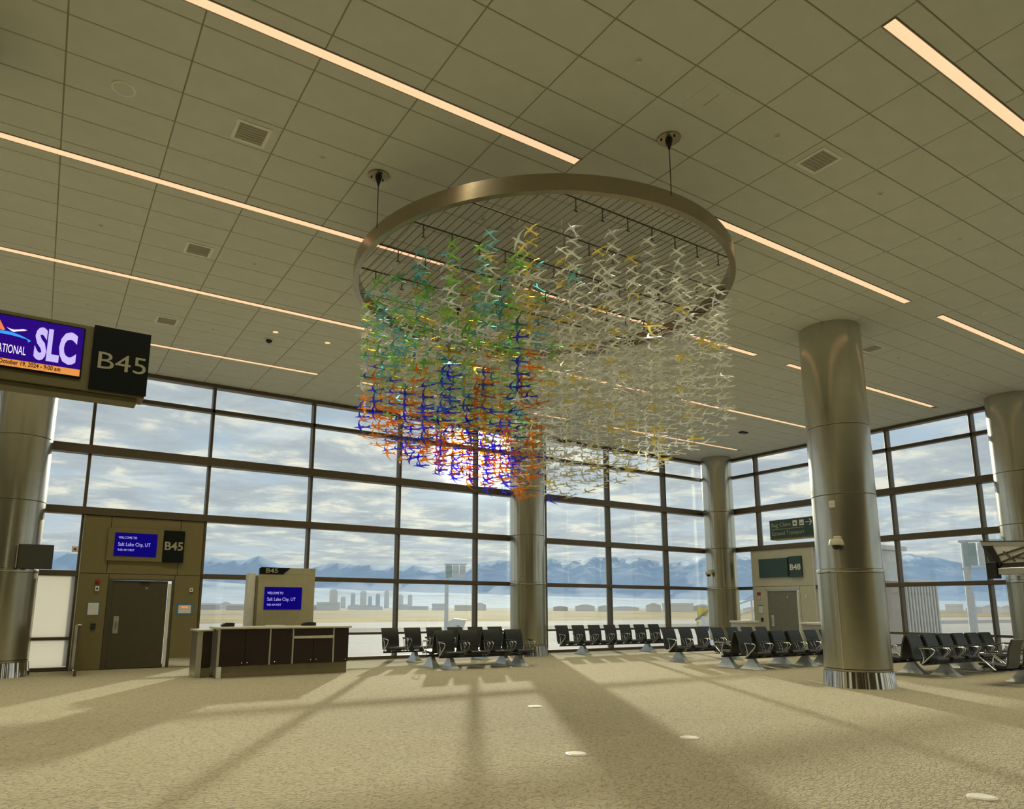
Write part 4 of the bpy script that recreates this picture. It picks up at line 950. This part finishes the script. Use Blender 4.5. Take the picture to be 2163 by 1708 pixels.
for i, (px, w) in enumerate(hl):
    mi = rb.choice([3, 3, 0, 5, 1]); gb = rb.random() < 0.5
    where = ('left of the left gate portal' if px < 200 else 'between the left portal and the backdrop' if px < 540 else 'right of the gate backdrop' if px < 745 else 'below the downtown towers' if px < 900
             else 'left of the middle column' if px < 1090 else 'right of the middle column' if px < 1330 else 'left of the corner column' if px < 1530 else 'beside the right portal' if px < 1800 else 'seen through the right window wall')
    hangar(px, w, 1283 + rb.uniform(-9, -1), mi, 'low %s %s building beyond the airfield, %s' % ({3: 'white', 0: 'pale grey', 5: 'brown', 1: 'tan'}[mi], 'gabled' if gb else 'flat-roofed', where), 1250 + rb.uniform(-60, 350), gb)

# floodlight masts, jet bridges, apron equipment
M_MAST = mat('mast_white', (0.62, 0.64, 0.63), 0.5)
M_MASTG = mat('mast_green', (0.34, 0.42, 0.40), 0.5)
M_JB = mat('jetbridge_tan', (0.52, 0.44, 0.37), 0.6)
M_JBW = mat('jetbridge_white', (0.78, 0.77, 0.73), 0.5)
M_YEL = mat('yellow_paint', (0.72, 0.60, 0.10), 0.5)
M_BLUE = mat('blue_panel', (0.03, 0.05, 0.26), 0.5)
def on_ray(px, py, dist):
    d = (RT * ((px - CX) / F) - UP * ((py - CY) / F) + FW); s_ = dist / math.hypot(d.x, d.y); return Vector((0, 0, CAM_Z)) + d * s_
def mast(p, top, s, label):
    t = thing('floodlight_mast', (p.x, p.y, GZ), label, 'light mast', 'apron floodlight masts')
    H = top - GZ
    MB().lathe([(0.28 * s, 0), (0.20 * s, H)], n=16).obj('pole', M_MAST, t, smooth=40)
    hd = math.atan2(p.x, p.y)
    fr = link('lamp_frame', None, t, (0, 0, H)); fr.rotation_euler = (0, 0, -hd)
    MB().box(-0.3 * s, 2.3 * s, -0.1, 0.1, -0.12, 0.0).box(-0.3 * s, 2.3 * s, -0.1, 0.1, -1.85 * s, -1.75 * s).obj('cross_arm', M_MAST, fr)
    for k in range(3): MB().cbox((-0.1 + 0.78 * k) * s, (0.6 + 0.78 * k) * s, -0.25, 0.1, -1.6 * s, -0.2 * s, 0.03).obj('flood_lamp', M_MASTG if k < 1 else M_MAST, fr)
p = on_ray(943, 1283, 62); mast(p, on_ray(943, 1190, 62).z, 0.75, 'apron floodlight mast seen through the glass left of the middle column')
p = on_ray(2052, 1283, 46); mast(p, on_ray(2052, 1140, 46).z, 0.85, 'apron floodlight mast seen through the right window wall')
t = thing('service_cabin', (0, 0, 0), 'white angular service unit on the apron beside the floodlight mast', 'equipment'); p = on_ray(962, 1318, 57); t.location = (p.x, p.y, p.z - 0.9)
t.rotation_euler = (0, 0, -math.atan2(p.x, p.y))
MB().prism([(-0.6, 0.0), (0.45, 0.0), (0.85, 1.25), (-0.1, 1.35), (-0.6, 1.15)], -0.6, 0.6, 'y').obj('body', M_JBW, t); MB().cbox(0.1, 0.3, -0.62, -0.605, 0.6, 0.85, 0.004).obj('hatch', M_MASTG, t)
MB().box(-0.3, 0.3, -0.3, 0.3, GZ - t.location.z, 0).obj('pedestal', M_MAST, t)
# jet bridge outside the right wall
t = thing('jet_bridge', (30, 14.5, GZ), 'tan corrugated jet bridge outside the right window wall', 'jet bridge')
z0 = -GZ
def jb(name, x0, x1, y0, y1, za, zb, mt): return MB().cbox(x0 - 30, x1 - 30, y0 - 14.5, y1 - 14.5, za + z0, zb + z0, 0.02).obj(name, mt, t)
jb('tunnel', 26.0, 29.9, 14.4, 17.3, -0.9, 2.52, M_JB)
jb('roof_edge', 25.9, 30.0, 14.3, 17.4, 2.525, 2.63, M_JBW)
for k in range(11): jb('rib', 27.5 + k * 0.22, 27.6 + k * 0.22, 14.32, 14.395, -0.9, 2.45, M_JBW)
jb('cab_tower', 26.6, 28.4, 14.9, 16.6, 2.635, 3.75, M_JBW); jb('cab_roof', 26.4, 28.6, 14.7, 16.8, 3.755, 3.92, M_JBW)
jb('support', 28.6, 29.2, 15.2, 16.4, GZ, -0.91, M_MAST)
# stair ramp seen left of the B48 portal
t = thing('boarding_ramp', (27.5, 20.0, GZ), 'white railed boarding ramp outside, left of the B48 portal', 'ramp')
MB().prism([(-0.6, 0.0), (3.2, 0.0), (3.2, 6.6), (-0.6, 7.6)], -0.2, 0.2, 'x').obj('side_wall', M_JB, t).location = (0, -1.0, -0.9)
for q, dz in enumerate((0.5, 0.9, 1.4)): MB().tube([(0, -1.6, 6.75 + dz), (0, 2.2, 5.75 + dz)], 0.04).obj('rail', M_JBW, t)
for q in range(5): MB().tube([(0, -1.5 + q * 0.9, 6.7 - q * 0.24), (0, -1.5 + q * 0.9, 8.15 - q * 0.24)], 0.04).obj('baluster', M_JBW, t)
# apron vehicles beyond the corner
t = thing('belt_loader', (0, 0, 0), 'yellow apron machine seen through the glass left of the corner column', 'vehicle'); p = on_ray(1484, 1303, 75); t.location = (p.x, p.y, GZ); t.rotation_euler = (0, 0, -math.atan2(p.x, p.y))
zz = p.z - GZ
MB().box(-0.6, 0.6, -0.6, 0.6, 0.5, zz - 0.4).obj('chassis', M_YEL, t); MB().box(-0.5, 0.5, -0.4, 0.4, zz - 0.3, zz + 0.9).obj('cab', M_YEL, t)
MB().tube([(-0.7, -0.5, zz - 0.3), (0.8, -0.5, zz + 0.8)], 0.10).obj('boom', M_TAXI, t)
for sx in (-0.5, 0.5): MB().lathe([(0.4, -0.15), (0.4, 0.15)], n=16).obj('wheel', M_BLACK, t, (sx, -0.6, 0.42)).rotation_euler = (R(90), 0, 0)
t = thing('baggage_container', (0, 0, 0), 'white and blue container outside the glass next to the corner column', 'container'); p = on_ray(1492, 1322, 60); t.location = (p.x, p.y, GZ); t.rotation_euler = (0, 0, -math.atan2(p.x, p.y))
zz = p.z - GZ
MB().prism([(-0.6, 0.0), (0.6, 0.0), (0.6, zz + 0.65), (-0.3, zz + 0.75), (-0.6, zz + 0.1)], -0.5, 0.5, 'y').obj('shell', M_JBW, t); MB().cbox(-0.62, 0.62, -0.53, -0.505, zz - 0.35, zz + 0.0, 0.005).obj('blue_band', M_BLUE, t)
